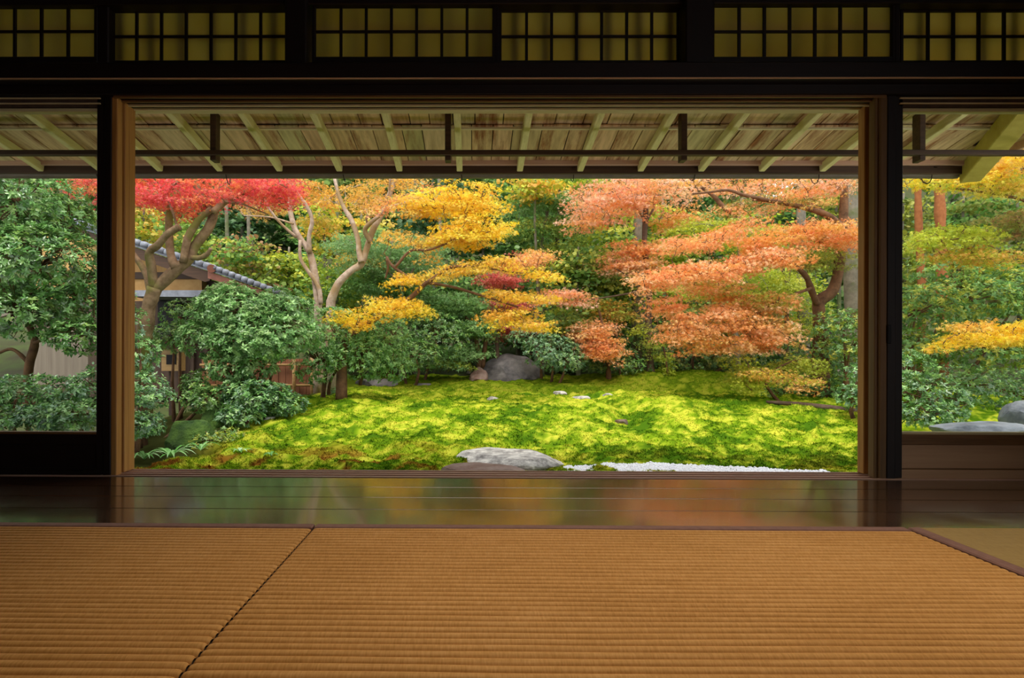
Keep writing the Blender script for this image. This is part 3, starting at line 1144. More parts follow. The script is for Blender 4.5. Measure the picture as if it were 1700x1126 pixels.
# ------------------------------------------------------------------ foliage engine
def maple_t(nl):
    """star of pointed lobes, one triangle each"""
    angs = [-105, -52, 0, 52, 105] if nl == 5 else [-75, 0, 75]
    lens = [.6, .9, 1, .9, .6] if nl == 5 else [.85, 1, .85]
    half = 27 if nl == 5 else 40
    v, f = [], []
    valley = [angs[0] - half] + [(angs[k] + angs[k + 1]) / 2 for k in range(nl - 1)] + [angs[-1] + half]
    for q, a in enumerate(valley):
        r_ = .26 if 0 < q < nl else .1
        v.append((r_ * math.sin(R(a)), r_ * math.cos(R(a)), .02))
    for a, l_ in zip(angs, lens):
        v.append((l_ * math.sin(R(a)), l_ * math.cos(R(a)), -.16 * l_))
    for k in range(nl):
        f.append((k, nl + 1 + k, k + 1))
    if nl == 5:
        f += [(0, 1, 2), (0, 2, 3), (0, 3, 4), (0, 4, 5)][1:3]
    else:
        f += [(0, 1, 2)]
    return np.array(v), np.array(f)


ELL = (np.array([(0, 0, 0), (-.21, .42, .07), (.21, .42, .07), (0, 1, -.12), (0, .5, 0)]),
       np.array([(0, 4, 1), (0, 2, 4), (1, 4, 3), (4, 2, 3)]))
DIA = (np.array([(0, 0, 0), (-.24, .45, .04), (0, 1, -.08), (.24, .45, .04)]), np.array([(0, 3, 2), (0, 2, 1)]))
MAP5, MAP3 = maple_t(5), maple_t(3)
CLUMP = (np.array([(-.45, -.5, 0), (.4, -.75, .05), (1.0, .1, -.12), (.15, .95, -.15), (-.85, .45, .04)]), np.array([(0, 1, 2), (0, 2, 3), (0, 3, 4)]))


def norm(a):
    return a / np.maximum(1e-9, np.linalg.norm(a, axis=-1, keepdims=True))


class Leaves:
    def __init__(self):
        self.V, self.F, self.C, self.n = [], [], [], 0

    def put(self, tmpl, pos, direc, nrm, size, col):
        tv, tf = tmpl
        direc = norm(direc)
        side = norm(np.cross(direc, nrm))
        nrm = np.cross(side, direc)
        V = pos[:, None] + size[:, None, None] * (tv[None, :, 0, None] * side[:, None] + tv[None, :, 1, None] * direc[:, None] + tv[None, :, 2, None] * nrm[:, None])
        k = len(tv)
        m = len(pos)
        self.V.append(V.reshape(-1, 3))
        self.F.append((tf[None] + self.n + k * np.arange(m)[:, None, None]).reshape(-1, 3))
        self.C.append(np.repeat(col, k, 0))
        self.n += k * m

    def build(self, name, mat, parent):
        me = np_mesh(name, np.concatenate(self.V), np.concatenate(self.F), np.clip(np.concatenate(self.C), 0.001, .92))
        return tag(link_mesh(name, me, M[mat], parent), kind='stuff')


PAL = {
    'red': [(226, 58, 48), (240, 96, 76), (206, 40, 56), (246, 128, 60), (236, 80, 84)],
    'crimson': [(196, 64, 56), (206, 92, 72), (176, 50, 50), (214, 112, 80)],
    'yellow': [(254, 204, 24), (250, 186, 24), (255, 220, 70), (244, 166, 36), (252, 210, 40)],
    'gold': [(246, 186, 44), (238, 160, 50), (226, 176, 60), (244, 200, 90)],
    'orange': [(246, 158, 84), (248, 176, 112), (242, 140, 62), (236, 126, 66), (246, 182, 84), (252, 188, 136)],
    'pink': [(248, 172, 134), (252, 190, 156), (244, 150, 104), (240, 138, 96), (250, 200, 166)],
    'amber': [(232, 156, 48), (220, 140, 46), (206, 150, 56), (240, 170, 70)],
    'lime': [(176, 186, 44), (158, 176, 40), (196, 196, 60), (140, 162, 44)],
    'yg': [(142, 160, 50), (164, 172, 62), (122, 148, 50), (178, 176, 70)],
    'green': [(88, 138, 64), (70, 120, 56), (106, 152, 76), (122, 158, 74)],
    'soft': [(112, 152, 96), (96, 140, 88), (132, 168, 110), (84, 126, 76)],
    'blue': [(76, 116, 88), (92, 134, 104), (62, 100, 74), (112, 150, 122)],
    'dark': [(58, 92, 46), (72, 108, 54), (50, 80, 42), (90, 122, 62)],
    'shrub': [(84, 138, 72), (106, 162, 92), (130, 184, 114), (70, 120, 60), (152, 200, 132)],
    'olive': [(112, 124, 50), (132, 138, 60), (96, 110, 44), (148, 142, 66)],
    'rust': [(160, 110, 60), (176, 128, 70), (142, 98, 58)],
}


def spray(L, c, r, n, pal, tmpl, size, droop=.25, up=None, tiltv=.5, axis=None):
    """one flat fan of leaves"""
    up = norm(np.array(up if up is not None else (0, 0, 1.0)) + rng.normal(0, .13, 3))
    a = rng.random(n) * 6.283
    rad = np.sqrt(rng.random(n)) * r
    e1 = norm(np.cross(up, (0.3, .9, .1)))
    e2 = np.cross(up, e1)
    if axis is not None:       # stretch along an axis
        st = 1.0 + axis
    else:
        st = 1.25
    off = (np.cos(a) * rad * st)[:, None] * e1 + (np.sin(a) * rad)[:, None] * e2
    off = off + up[None] * ((-droop * (rad / r) ** 2 * r * .6) + rng.normal(0, .05 * r + .008, n))[:, None]
    pos = c[None] + off
    d = norm(off + 1e-4) + rng.normal(0, .55, (n, 3)) + np.array((0, 0, -.35))
    nr = up[None] + rng.normal(0, tiltv, (n, 3))
    p = pal[rng.integers(len(pal))]
    q = pal[rng.integers(len(pal))]
    mixw = np.clip(rng.normal(.35, .35, (n, 1)), 0, 1)
    col = (p * (1 - mixw) + q * mixw) * (.82 + .32 * rng.random((n, 1)))
    L.put(tmpl, pos, d, nr, size * (.7 + .6 * rng.random(n)), col)


def rosette(L, c, nrm_, pal, size, k=7, tmpl=None, tilt=.9):
    a = np.arange(k) * 6.283 / k + rng.random() * 6.28 + rng.normal(0, .25, k)
    nrm_ = norm(nrm_)
    e1 = norm(np.cross(nrm_, (.2, .6, .75)))
    e2 = np.cross(nrm_, e1)
    d = np.cos(a)[:, None] * e1 + np.sin(a)[:, None] * e2
    el = rng.normal(.25, .3, k)
    direc = d * tilt + nrm_[None] * el[:, None]
    nr = nrm_[None] - d * .3 + rng.normal(0, .2, (k, 3))
    p = pal[rng.integers(len(pal))]
    col = p[None] * (.8 + .4 * rng.random((k, 1)))
    L.put(tmpl, np.repeat(c[None], k, 0) + nrm_[None] * rng.normal(0, .01, (k, 1)), direc, nr, size * (.75 + .5 * rng.random(k)), col)


def palette(names):
    out = []
    for nme in names.split('+'):
        out += [lin(c) for c in PAL[nme]]
    a = np.array(out)
    warm = (a[:, :1] > a[:, 1:2] * 1.15)
    g = a ** .80 * 1.0
    g[:, 2] *= .74
    return np.where(warm, a ** .78 * .98, g)


def ell_points(n, shell=.55):
    p = norm(rng.normal(0, 1, (n, 3)))
    r_ = shell + (1 - shell) * rng.random(n)
    r_ = r_ * np.where(rng.random(n) < .2, rng.random(n), 1)
    return p * r_[:, None]


def catmull(pts, sub=5):
    P = np.array(pts, float)
    P = np.vstack([2 * P[0] - P[1], P, 2 * P[-1] - P[-2]])
    out = []
    for i in range(1, len(P) - 2):
        for k in range(sub):
            t = k / sub
            a, b, c, d = P[i - 1], P[i], P[i + 1], P[i + 2]
            out.append(.5 * ((2 * b) + (-a + c) * t + (2 * a - 5 * b + 4 * c - d) * t * t + (-a + 3 * b - 3 * c + d) * t ** 3))
    out.append(P[-2])
    return np.array(out)


def px_path(pts, y, r0, r1, dy=0.0, wob=.0):
    """polyline of pixels -> smooth world path with radii; y = depth, dy = depth drift to the tip"""
    k = len(pts)
    w = [Wn(u, v, y + dy * i / (k - 1)) for i, (u, v) in enumerate(pts)]
    C = catmull(w)
    m = len(C)
    t = np.linspace(0, 1, m)
    s = y / F
    rad = (r0 + (r1 - r0) * t ** .8) * s
    rad = rad * (1 + .12 * (vnoise(t * 9 + pts[0][0], t * 0 + pts[0][1]) - .5) * 2)
    return C, rad


def tree(name, label, group, y, paths, blobs, bark_m, leaf_m, tmpl, size, cat='tree', twig=True, spray_r=.34, spray_n=34, base=None, ground_it=True, droop=.25, tiltv=.5):
    """paths: list of (pixel points, r0 px, r1 px, depth drift[, start depth offset]); first one is the trunk
    blobs: list of (u, v, dy, ru, rv, rd, n, palette names) or ('band', [(u,v)..], dy, half thickness, rd, n, palette)"""
    size *= .58 * (max(y, 9) / 9) ** .8
    spray_r *= .86 * (max(y, 9) / 9) ** .5
    spray_n = int(spray_n * 2.1)
    skel = []
    b0 = None
    built = []
    for k, pth in enumerate(paths):
        pts, r0, r1, dyy = pth[:4]
        y0 = y + (pth[4] if len(pth) > 4 else 0)
        C, rad = px_path(pts, y0, r0, r1, dyy)
        if k == 0 and ground_it:
            gz_ = float(ground(C[0][0], C[0][1])) - .06
            if C[0][2] > gz_:
                ext = []
                m = 4
                for q in range(m):
                    t_ = q / m
                    ext.append((C[0][0] - (C[1][0] - C[0][0]) * (1 - t_) * .6, C[0][1], gz_ + (C[0][2] - gz_) * t_))
                er = [rad[0] * (1.35 - .35 * q / m) for q in range(m)]
                C = np.vstack([np.array(ext), C])
                rad = np.concatenate([er, rad])
        if k == 0:
            b0 = C[0]
        built.append((C, rad))
        skel.append(C)
    if b0 is None:
        b0 = np.array(base)
    root = empty(name, tuple(b0), label, cat, group)
    for k, (C, rad) in enumerate(built):
        MB().tube([tuple(p) for p in C], list(rad), 9 if rad[0] > .04 else 6).build('trunk' if k == 0 else 'branch', M[bark_m], root, True)
    L = Leaves()
    centers = []
    for b in blobs:
        if b[0] == 'band':
            _, pts, dyy, half, rd, n, pn = b
            pal = palette(pn)
            P = np.array(pts, float)
            seg = np.linalg.norm(np.diff(P, axis=0), axis=1)
            cum = np.concatenate([[0], np.cumsum(seg)])
            for _k in range(n):
                s_ = rng.random() * cum[-1]
                u = np.interp(s_, cum, P[:, 0]) + rng.normal(0, half * .35)
                v = np.interp(s_, cum, P[:, 1]) + rng.uniform(-half, half)
                c = Wn(u, v, y + dyy + rng.uniform(-rd, rd))
                centers.append(c)
                spray(L, c, spray_r * rng.uniform(.6, 1.15), int(spray_n * rng.uniform(.6, 1.3)), pal, tmpl, size, droop, None, tiltv)
        else:
            u, v, dyy, ru, rv, rd, n, pn = b
            pal = palette(pn)
            yy_ = y + dyy
            E = ell_points(n, .35) * np.array((ru * yy_ / F, rd, rv * yy_ / F)) + Wn(u, v, yy_)
            for c in E:
                centers.append(c)
                spray(L, c, spray_r * rng.uniform(.6, 1.15), int(spray_n * rng.uniform(.6, 1.3)), pal, tmpl, size, droop, None, tiltv)
    if L.n:
        L.build('foliage', leaf_m, root)
    if twig and skel and centers:
        nodes = np.concatenate(skel)
        cs = np.array(centers)
        d0 = np.min(np.linalg.norm(cs[:, None] - nodes[None], axis=2), axis=1)
        T = MB()
        for c in cs[np.argsort(d0)]:
            k = int(np.argmin(np.linalg.norm(nodes - c, axis=1) + np.where(nodes[:, 2] > c[2] + .5, .4, 0)))
            a = nodes[k]
            dist = np.linalg.norm(a - c)
            if dist > 2.2:
                nodes = np.vstack([nodes, c[None]])
                continue
            mid = (a + c) / 2 + np.array((0, 0, .10 * dist)) + rng.normal(0, .05 * dist, 3)
            q1 = a * .6 + mid * .5 - c * .1
            r_ = .004 + .006 * min(1, dist)
            T.tube([a, (a + mid) / 2 + rng.normal(0, .02, 3), mid, (mid + c) / 2 + np.array((0, 0, .02)), c], [r_ * 1.3, r_ * 1.1, r_ * .9, r_ * .6, r_ * .35], 4, False)
            nodes = np.vstack([nodes, mid[None], c[None]])
        if T.v:
            tag(T.build('twigs', M[bark_m], root, True), kind='stuff')
    return root


def shrub(name, label, group, blobs, leaf_m, size, palname, stems=None, cat='shrub', k=7, bark_m='bark_brown', tmpl=None, dens=1.0):
    """blobs: (u, v, Y, ru, rv, rd, n): rosettes over lumpy ellipsoids"""
    tmpl = DIA if tmpl is None else tmpl
    dens *= 2.2
    size *= .62
    u, v, y0 = blobs[0][:3]
    c0 = Wn(u, v, y0)
    gz_ = float(ground(c0[0], c0[1]))
    root = empty(name, (c0[0], c0[1], gz_), label, cat, group)
    L = Leaves()
    tips = []
    for bi, b in enumerate(blobs):
        u, v, y, ru, rv, rd, n = b[:7]
        pal = palette(b[7] if len(b) > 7 else palname)
        cen = Wn(u, v, y)
        rad3 = np.array((ru * y / F, rd, rv * y / F))
        for _k in range(int(n * dens)):
            dd = norm(rng.normal(0, 1, 3) + np.array((0, -.25, .25)))
            lump = .74 + .42 * float(fbm(np.array([dd[0] * 2.2 + bi * 3.1]), np.array([dd[2] * 2.2 + dd[1] * 1.3 + 7 * bi]), 3)[0])
            rr_ = lump * (1 if rng.random() < .72 else rng.uniform(.45, .95))
            c = cen + dd * rad3 * rr_
            if c[2] < float(ground(c[0], c[1])) + .01:
                continue
            nr = norm(dd / np.maximum(.2, rad3 / rad3.max())) + np.array((0, -.1, .75)) + rng.normal(0, .3, 3)
            rosette(L, c, nr, pal * rng.uniform(.8, 1.15), size, k, tmpl)
            if rng.random() < .05:
                tips.append(c)
    L.build('foliage', leaf_m, root)
    # stems from the ground up into the crown
    if stems is None:
        stems = []
        for b in blobs[:6]:
            c = Wn(b[0], b[1], b[2])
            stems.append((c, 1))
        for c, _ in stems:
            g0 = (c0[0] * .6 + c[0] * .4, c[1], float(ground(c0[0] * .6 + c[0] * .4, c[1])) - .05)
            mid = ((g0[0] + c[0]) / 2 + rng.normal(0, .06), c[1], (g0[2] + c[2]) / 2)
            MB().tube([g0, mid, tuple(c)], [.032, .024, .012], 6).build('stem', M[bark_m], root, True)
    else:
        for pts, y, r0, r1 in stems:
            C, rad = px_path(pts, y, r0, r1)
            MB().tube([tuple(p) for p in C], list(rad), 7).build('stem', M[bark_m], root, True)
    T = MB()
    cc = [Wn(b[0], b[1], b[2]) for b in blobs]
    for c in tips:
        q = min(cc, key=lambda w: np.linalg.norm(w - c))
        T.tube([q, (q + c) / 2 + rng.normal(0, .03, 3), c], [.010, .007, .003], 4, False)
    if T.v:
        tag(T.build('twigs', M[bark_m], root, True), kind='stuff')
    return root


# ------------------------------------------------------------------ the maples, nearest first
tree('maple_tree', 'twisting mossy maple trunk with scarlet leaves at the left of the opening', None, 7.6,
     [([(238, 566), (241, 545), (247, 510), (257, 478)], 14, 11, 0),
      ([(257, 482), (277, 462), (298, 443), (314, 430), (324, 408), (344, 382), (354, 358), (349, 342), (333, 326), (325, 305), (318, 284)], 10, 6, .3),
      ([(353, 352), (373, 335), (392, 326), (420, 312)], 6, 4, .3),
      ([(304, 436), (312, 395), (331, 364), (345, 352), (352, 345)], 6.5, 5, .1),
      ([(318, 428), (332, 428), (344, 422), (350, 413)], 5, 3.5, -.1),
      ([(256, 480), (251, 440), (248, 419), (261, 408), (277, 390), (297, 377)], 8, 5.5, -.3),
      ([(294, 376), (286, 350), (277, 326), (285, 310), (304, 298), (316, 288)], 2.6, 1.8, -.2),
      ([(277, 326), (266, 310), (255, 295)], 1.8, 1.3, -.2),
      ([(252, 492), (242, 455), (228, 431), (214, 412)], 6, 4.5, .2),
      ([(292, 446), (283, 419), (281, 363), (289, 322), (298, 292)], 8, 5.5, .5),
      ([(373, 335), (400, 338), (425, 348), (445, 356)], 2.5, 1.2, .4)],
     [('band', [(120, 300), (220, 318), (300, 320), (400, 312), (490, 316)], .4, 22, .8, 150, 'red'),
      ('band', [(200, 290), (330, 285), (460, 292)], .7, 20, .9, 80, 'red'),
      (255, 300, 1.0, 60, 22, .8, 22, 'amber+red'), (300, 338, .2, 60, 16, .6, 22, 'red'), (460, 320, .2, 35, 20, .5, 22, 'red')],
     'bark_moss', 'maple_leaf', MAP5, .062, spray_r=.27, spray_n=30)

tree('maple_tree', 'slim pale two-stemmed maple with thin gold leaves left of centre', None, 9.9,
     [([(528, 500), (522, 454), (514, 419), (499, 397), (489, 379), (482, 350), (481, 322), (478, 280)], 6.5, 3.5, .2),
      ([(514, 420), (513, 392), (518, 367), (509, 342), (493, 320), (482, 300)], 4.5, 2, -.2),
      ([(492, 394), (467, 372), (447, 347), (440, 333), (430, 310)], 3, 1.4, -.2),
      ([(498, 399), (499, 429), (512, 451), (529, 478), (533, 505)], 3, 4, -.1),
      ([(487, 372), (450, 361), (405, 358)], 2, 1, .3)],
     [('band', [(480, 300), (520, 320), (600, 335), (660, 330)], .5, 18, .7, 60, 'gold+amber'),
      (530, 372, .8, 40, 14, .5, 20, 'gold+lime'), (440, 345, .6, 40, 16, .5, 16, 'gold+rust')],
     'bark_pale', 'maple_leaf', MAP5, .062, spray_r=.28, spray_n=26)

tree('maple_tree', 'leaning pale maple with a forked trunk in front of the soft green maple', None, 9.6,
     [([(549, 500), (562, 471), (584, 449), (599, 439), (609, 412), (619, 382), (631, 360), (642, 335), (652, 310), (660, 284)], 7.5, 3.6, .2),
      ([(600, 436), (596, 418), (594, 397), (584, 367), (571, 345), (562, 322), (554, 292)], 5.5, 3, .2),
      ([(615, 402), (606, 384), (612, 373), (631, 357), (644, 345), (665, 339), (690, 332)], 4.5, 2, -.3),
      ([(611, 374), (608, 362), (613, 355)], 2.5, 1.5, -.1),
      ([(640, 336), (646, 318), (648, 296)], 2.4, 1.6, -.2)],
     [('band', [(610, 345), (680, 335), (720, 322)], -.1, 12, .5, 34, 'gold+orange'),
      ('band', [(590, 300), (640, 296), (700, 300)], .5, 16, .6, 36, 'gold+amber')],
     'bark_pale', 'maple_leaf', MAP5, .06, spray_r=.27, spray_n=26)

tree('maple_tree', 'bright yellow maple leaning over the moss left of centre', None, 8.6,
     [([(568, 582), (582, 556), (631, 524), (663, 506), (686, 491), (703, 474), (720, 462), (748, 444), (790, 442)], 7, 2, -.3),
      ([(703, 474), (686, 466), (668, 454), (650, 440), (642, 427)], 4, 2.4, .2),
      ([(642, 430), (644, 445), (640, 462)], 2.5, 1.4, .1),
      ([(700, 468), (748, 476), (800, 491), (835, 502), (860, 510)], 3, 1.5, -.2),
      ([(656, 444), (681, 417), (711, 415), (748, 402), (790, 385)], 2.5, 1.4, -.1),
      ([(748, 402), (770, 370), (780, 330)], 2.2, 1, .2),
      ([(790, 442), (850, 452), (900, 456)], 1.6, .8, -.2)],
     [(770, 335, .2, 75, 32, .7, 85, 'yellow'), (790, 385, 0, 66, 26, .6, 62, 'yellow'), (700, 340, .3, 45, 24, .6, 34, 'yellow+gold'),
      (740, 400, .1, 45, 12, .4, 26, 'yellow+gold'),
      ('band', [(655, 470), (700, 460), (760, 448), (810, 440), (850, 432)], -.1, 10, .4, 44, 'yellow+gold'),
      ('band', [(830, 440), (880, 432), (915, 425)], .1, 11, .4, 26, 'gold+orange'),
      ('band', [(870, 448), (925, 462)], -.2, 6, .3, 12, 'yellow'),
      ('band', [(590, 528), (630, 505), (690, 500)], -.3, 11, .4, 36, 'yellow'), ('band', [(555, 522), (585, 532), (600, 546)], -.3, 7, .3, 10, 'yellow'),
      ('band', [(650, 520), (700, 512)], -.3, 8, .3, 12, 'yellow'),
      ('band', [(640, 395), (690, 392), (720, 440)], .2, 10, .4, 14, 'gold'),
      ('band', [(810, 487), (860, 495), (910, 497)], -.1, 8, .35, 26, 'yellow+gold'),
      ('band', [(820, 530), (860, 524), (905, 536)], -.1, 14, .4, 38, 'yellow+gold')],
     'bark_brown', 'maple_leaf', MAP5, .066, spray_r=.25, spray_n=26)

tree('maple_tree', 'small crimson maple behind the yellow maple near the centre', None, 13.0,
     [([(826, 600), (826, 560), (832, 520), (838, 470)], 4, 2, 0)],
     [(832, 462, 0, 40, 20, .5, 34, 'crimson'), (845, 505, 0, 36, 18, .5, 26, 'crimson'), (848, 548, .1, 34, 22, .5, 36, 'crimson'), (870, 430, .2, 30, 12, .4, 16, 'crimson+orange')],
     'bark_dark', 'maple_leaf', MAP3, .072, spray_r=.26, spray_n=26)

tree('maple_tree', 'pink-orange maple with layered crown right of centre', None, 12.6,
     [([(1080, 610), (1076, 560), (1078, 500), (1074, 450), (1070, 400), (1072, 350), (1070, 290)], 6, 4, .2),
      ([(1072, 370), (1060, 350), (1048, 335)], 2, 1, -.2), ([(1074, 366), (1085, 345), (1088, 320)], 2.4, 1.2, 0),
      ([(1078, 500), (1060, 470), (1020, 445)], 2, 1, -.3), ([(1076, 480), (1030, 490), (975, 498)], 2, 1, -.3)],
     [('band', [(950, 348), (1000, 325), (1060, 310), (1140, 305)], -.2, 26, .8, 110, 'pink+orange'),
      ('band', [(960, 365), (1020, 352), (1080, 335)], 0, 16, .6, 44, 'pink+orange'),
      (1120, 360, .3, 40, 20, .5, 22, 'orange+amber'), (1060, 420, 0, 52, 26, .6, 46, 'orange'), (1045, 440, -.2, 40, 14, .5, 20, 'orange+pink'),
      ('band', [(905, 492), (940, 492), (970, 500)], -.5, 9, .4, 24, 'orange+pink')],
     'bark_dark', 'maple_leaf', MAP5, .066, spray_r=.32, spray_n=32)

tree('maple_tree', 'low orange and green maple spray hanging over the blue-green shrub', None, 12.4,
     [([(1010, 610), (1004, 570), (998, 530), (990, 500)], 3.5, 1.8, 0)],
     [(985, 560, -.2, 46, 30, .5, 52, 'orange'), (1000, 585, -.4, 34, 16, .4, 24, 'orange'), (950, 530, .2, 42, 26, .5, 34, 'yg+soft'), (1010, 515, .3, 50, 22, .5, 34, 'yg+amber')],
     'bark_brown', 'maple_leaf', MAP5, .066, spray_r=.28, spray_n=28)

tree('maple_tree', 'great orange maple with long sloping branches on the right', None, 9.4,
     [([(1362, 560), (1360, 525), (1360, 501), (1381, 484), (1391, 454), (1396, 409), (1400, 360), (1402, 300)], 13, 6, .3),
      ([(1356, 505), (1346, 479), (1338, 459), (1321, 442), (1299, 427), (1270, 415)], 6, 2.5, -.5),
      ([(1396, 380), (1383, 365), (1368, 355), (1336, 345), (1289, 335), (1250, 330)], 7, 3, -.4),
      ([(1376, 362), (1358, 345), (1342, 338)], 4, 2.5, -.1),
      ([(1289, 335), (1239, 325), (1209, 316), (1179, 319), (1150, 322)], 3.5, 1.5, -.2, -.4),
      ([(1215, 352), (1202, 345), (1184, 325), (1159, 307), (1144, 288)], 4.5, 2.5, .2, .2),
      ([(1299, 427), (1250, 440), (1180, 452), (1110, 462)], 3, 1.2, -.3, -.4),
      ([(1346, 479), (1290, 500), (1240, 530), (1180, 548)], 3, 1.2, -.4, -.3)],
     [('band', [(1060, 472), (1120, 458), (1190, 448), (1260, 432), (1330, 425)], -.7, 15, .5, 130, 'orange'),
      ('band', [(1240, 412), (1290, 390), (1360, 378), (1425, 382)], -.5, 13, .5, 84, 'orange+amber'),
      ('band', [(1330, 392), (1425, 400)], -.4, 12, .4, 30, 'orange'),
      ('band', [(1110, 408), (1160, 405), (1215, 385), (1270, 360)], -.2, 12, .6, 56, 'orange'),
      ('band', [(1120, 310), (1200, 300), (1300, 312), (1400, 298)], .4, 18, .9, 90, 'pink+orange+amber'),
      ('band', [(1190, 350), (1260, 340), (1330, 330), (1400, 320)], .3, 14, .8, 48, 'orange+olive'),
      ('band', [(1100, 552), (1150, 540), (1210, 528), (1270, 540), (1310, 552)], -.6, 20, .5, 120, 'orange'),
      ('band', [(1140, 570), (1230, 572), (1290, 566)], -.6, 12, .4, 46, 'orange'),
      ('band', [(1140, 482), (1200, 478), (1260, 492), (1310, 500)], -.3, 14, .6, 56, 'orange+yg'),
      ('band', [(1090, 500), (1120, 506), (1100, 520)], -.5, 10, .4, 18, 'orange'),
      ('band', [(1180, 500), (1240, 510), (1290, 520)], -.2, 18, .6, 46, 'amber+olive+orange'),
      (1350, 430, .2, 60, 30, .7, 40, 'yg+olive')],
     'bark_brown', 'maple_leaf', MAP5, .064, spray_r=.27, spray_n=30)

tree('maple_tree', 'low yellow and green maple leaning over the fallen log', None, 8.8,
     [([(1293, 668), (1280, 652), (1272, 634), (1290, 612), (1320, 598)], 3, 1.6, .1)],
     [('band', [(1245, 625), (1300, 630), (1345, 640)], -.2, 12, .4, 36, 'gold+orange+lime'), (1320, 610, .2, 52, 20, .5, 40, 'yg+lime'),
      (1240, 610, 0, 30, 26, .4, 26, 'lime+yg'), (1230, 640, -.1, 20, 14, .3, 14, 'lime')],
     'bark_brown', 'maple_leaf', MAP5, .058, spray_r=.24, spray_n=26)

tree('vine', 'yellow-green creeper trailing down in front of the dark hedge', None, 12.4,
     [([(1108, 618), (1104, 590), (1098, 560), (1090, 530)], 1.8, 1, 0)],
     [('band', [(1080, 560), (1085, 590), (1095, 600)], 0, 14, .2, 22, 'lime+yg'), ('band', [(1105, 575), (1108, 600), (1109, 624)], 0, 7, .15, 16, 'lime'), ('band', [(1050, 540), (1075, 552)], .1, 12, .3, 14, 'lime')],
     'bark_brown', 'maple_leaf', MAP3, .055, cat='creeper', spray_r=.16, spray_n=16)

tree('maple_tree', 'feathery blue-green maple behind the pale trunks', None, 12.2,
     [([(668, 610), (664, 550), (668, 500), (660, 440), (650, 400)], 5, 2.5, 0), ([(664, 480), (700, 430), (730, 410)], 2.5, 1.2, .2), ([(664, 470), (620, 430), (590, 410)], 2.5, 1.2, .2)],
     [('band', [(560, 408), (620, 400), (690, 405), (740, 412)], .2, 14, .7, 62, 'soft'), ('band', [(580, 440), (650, 425), (720, 430)], .1, 16, .7, 64, 'soft'),
      (640, 470, .3, 85, 26, .7, 70, 'soft+green'), (600, 432, -.2, 26, 8, .3, 12, 'gold+soft'), (700, 500, .5, 70, 30, .6, 46, 'soft+green')],
     'bark_grey', 'forest_leaf', MAP3, .082, spray_r=.36, spray_n=34)

tree('maple_tree', 'fresh green maple beside the large grey rock', None, 12.9,
     [([(796, 612), (794, 585), (786, 550), (770, 520)], 5, 2.5, 0), ([(800, 612), (806, 570), (812, 540)], 5, 3, .1)],
     [(760, 505, 0, 56, 24, .6, 60, 'green+soft'), (775, 545, -.1, 44, 26, .6, 50, 'green+soft'), (745, 585, -.4, 52, 18, .5, 46, 'soft'), (730, 600, -.6, 40, 10, .4, 20, 'soft+yg')],
     'bark_brown', 'forest_leaf', MAP3, .08, spray_r=.34, spray_n=34)

tree('maple_tree', 'soft bright green layered maple in the gap right of the yellow crown', None, 14.2,
     [([(900, 560), (904, 480), (900, 400), (910, 340), (905, 280)], 4, 2, 0)],
     [('band', [(845, 345), (900, 335), (960, 340)], 0, 14, .6, 40, 'green+soft'), ('band', [(850, 385), (910, 375), (960, 380)], 0, 14, .6, 40, 'green+yg'),
      ('band', [(880, 420), (950, 415), (1010, 430)], 0, 14, .6, 40, 'yg+green'), ('band', [(900, 455), (980, 450), (1040, 470)], -.2, 14, .6, 46, 'yg+olive'), ('band', [(890, 300), (960, 296), (1000, 300)], .3, 12, .6, 30, 'lime+green')],
     'bark_grey', 'forest_leaf', MAP3, .085, spray_r=.4, spray_n=44)
tree('maple_tree', 'airy lime maple glowing behind the long orange branches', None, 12.0,
     [([(1226, 610), (1222, 540), (1230, 470), (1226, 400), (1230, 330)], 4.5, 2, 0)],
     [('band', [(1120, 400), (1200, 380), (1280, 400)], 0, 22, .7, 44, 'lime+yg'), ('band', [(1110, 480), (1200, 470), (1300, 480)], 0, 22, .7, 50, 'lime+yg'), ('band', [(1280, 460), (1340, 500), (1330, 540)], 0, 24, .6, 40, 'lime+yg')],
     'bark_grey', 'forest_leaf', MAP3, .08, spray_r=.36, spray_n=40)

# right-hand trees seen through the glass
tree('maple_tree', 'bright yellow maple branch crossing the right glass door', None, 6.4,
     [([(1760, 640), (1745, 600), (1720, 570), (1680, 565), (1630, 568), (1580, 572)], 5, 1.4, 0)],
     [('band', [(1560, 572), (1610, 560), (1660, 562), (1720, 556)], 0, 9, .3, 46, 'yellow'), ('band', [(1585, 545), (1620, 540)], 0, 5, .2, 8, 'gold'), ('band', [(1650, 545), (1720, 538)], 0, 7, .3, 16, 'yellow')],
     'bark_dark', 'maple_leaf', MAP5, .062, spray_r=.2, spray_n=24)
tree('maple_tree', 'tall golden maple beyond the eave corner at the far right', None, 7.4,
     [([(1790, 640), (1775, 520), (1760, 420), (1740, 340), (1720, 280)], 8, 4, 0), ([(1750, 360), (1690, 330), (1620, 318), (1560, 310)], 3, 1.2, .2), ([(1765, 440), (1690, 420), (1600, 412)], 3, 1.2, .3)],
     [('band', [(1500, 300), (1560, 298), (1620, 300)], .3, 10, .5, 26, 'yellow+lime'), ('band', [(1610, 292), (1660, 272), (1720, 250)], -.2, 14, .5, 56, 'yellow+gold'),
      ('band', [(1640, 310), (1720, 296)], .2, 16, .5, 34, 'lime+gold'),
      ('band', [(1500, 400), (1570, 390), (1640, 396)], .2, 14, .5, 44, 'lime'), ('band', [(1540, 420), (1620, 424), (1680, 430)], .2, 12, .5, 36, 'lime+amber'), (1690, 370, .6, 50, 30, .6, 30, 'olive+rust')],
     'bark_brown', 'maple_leaf', MAP5, .066, spray_r=.27, spray_n=28)

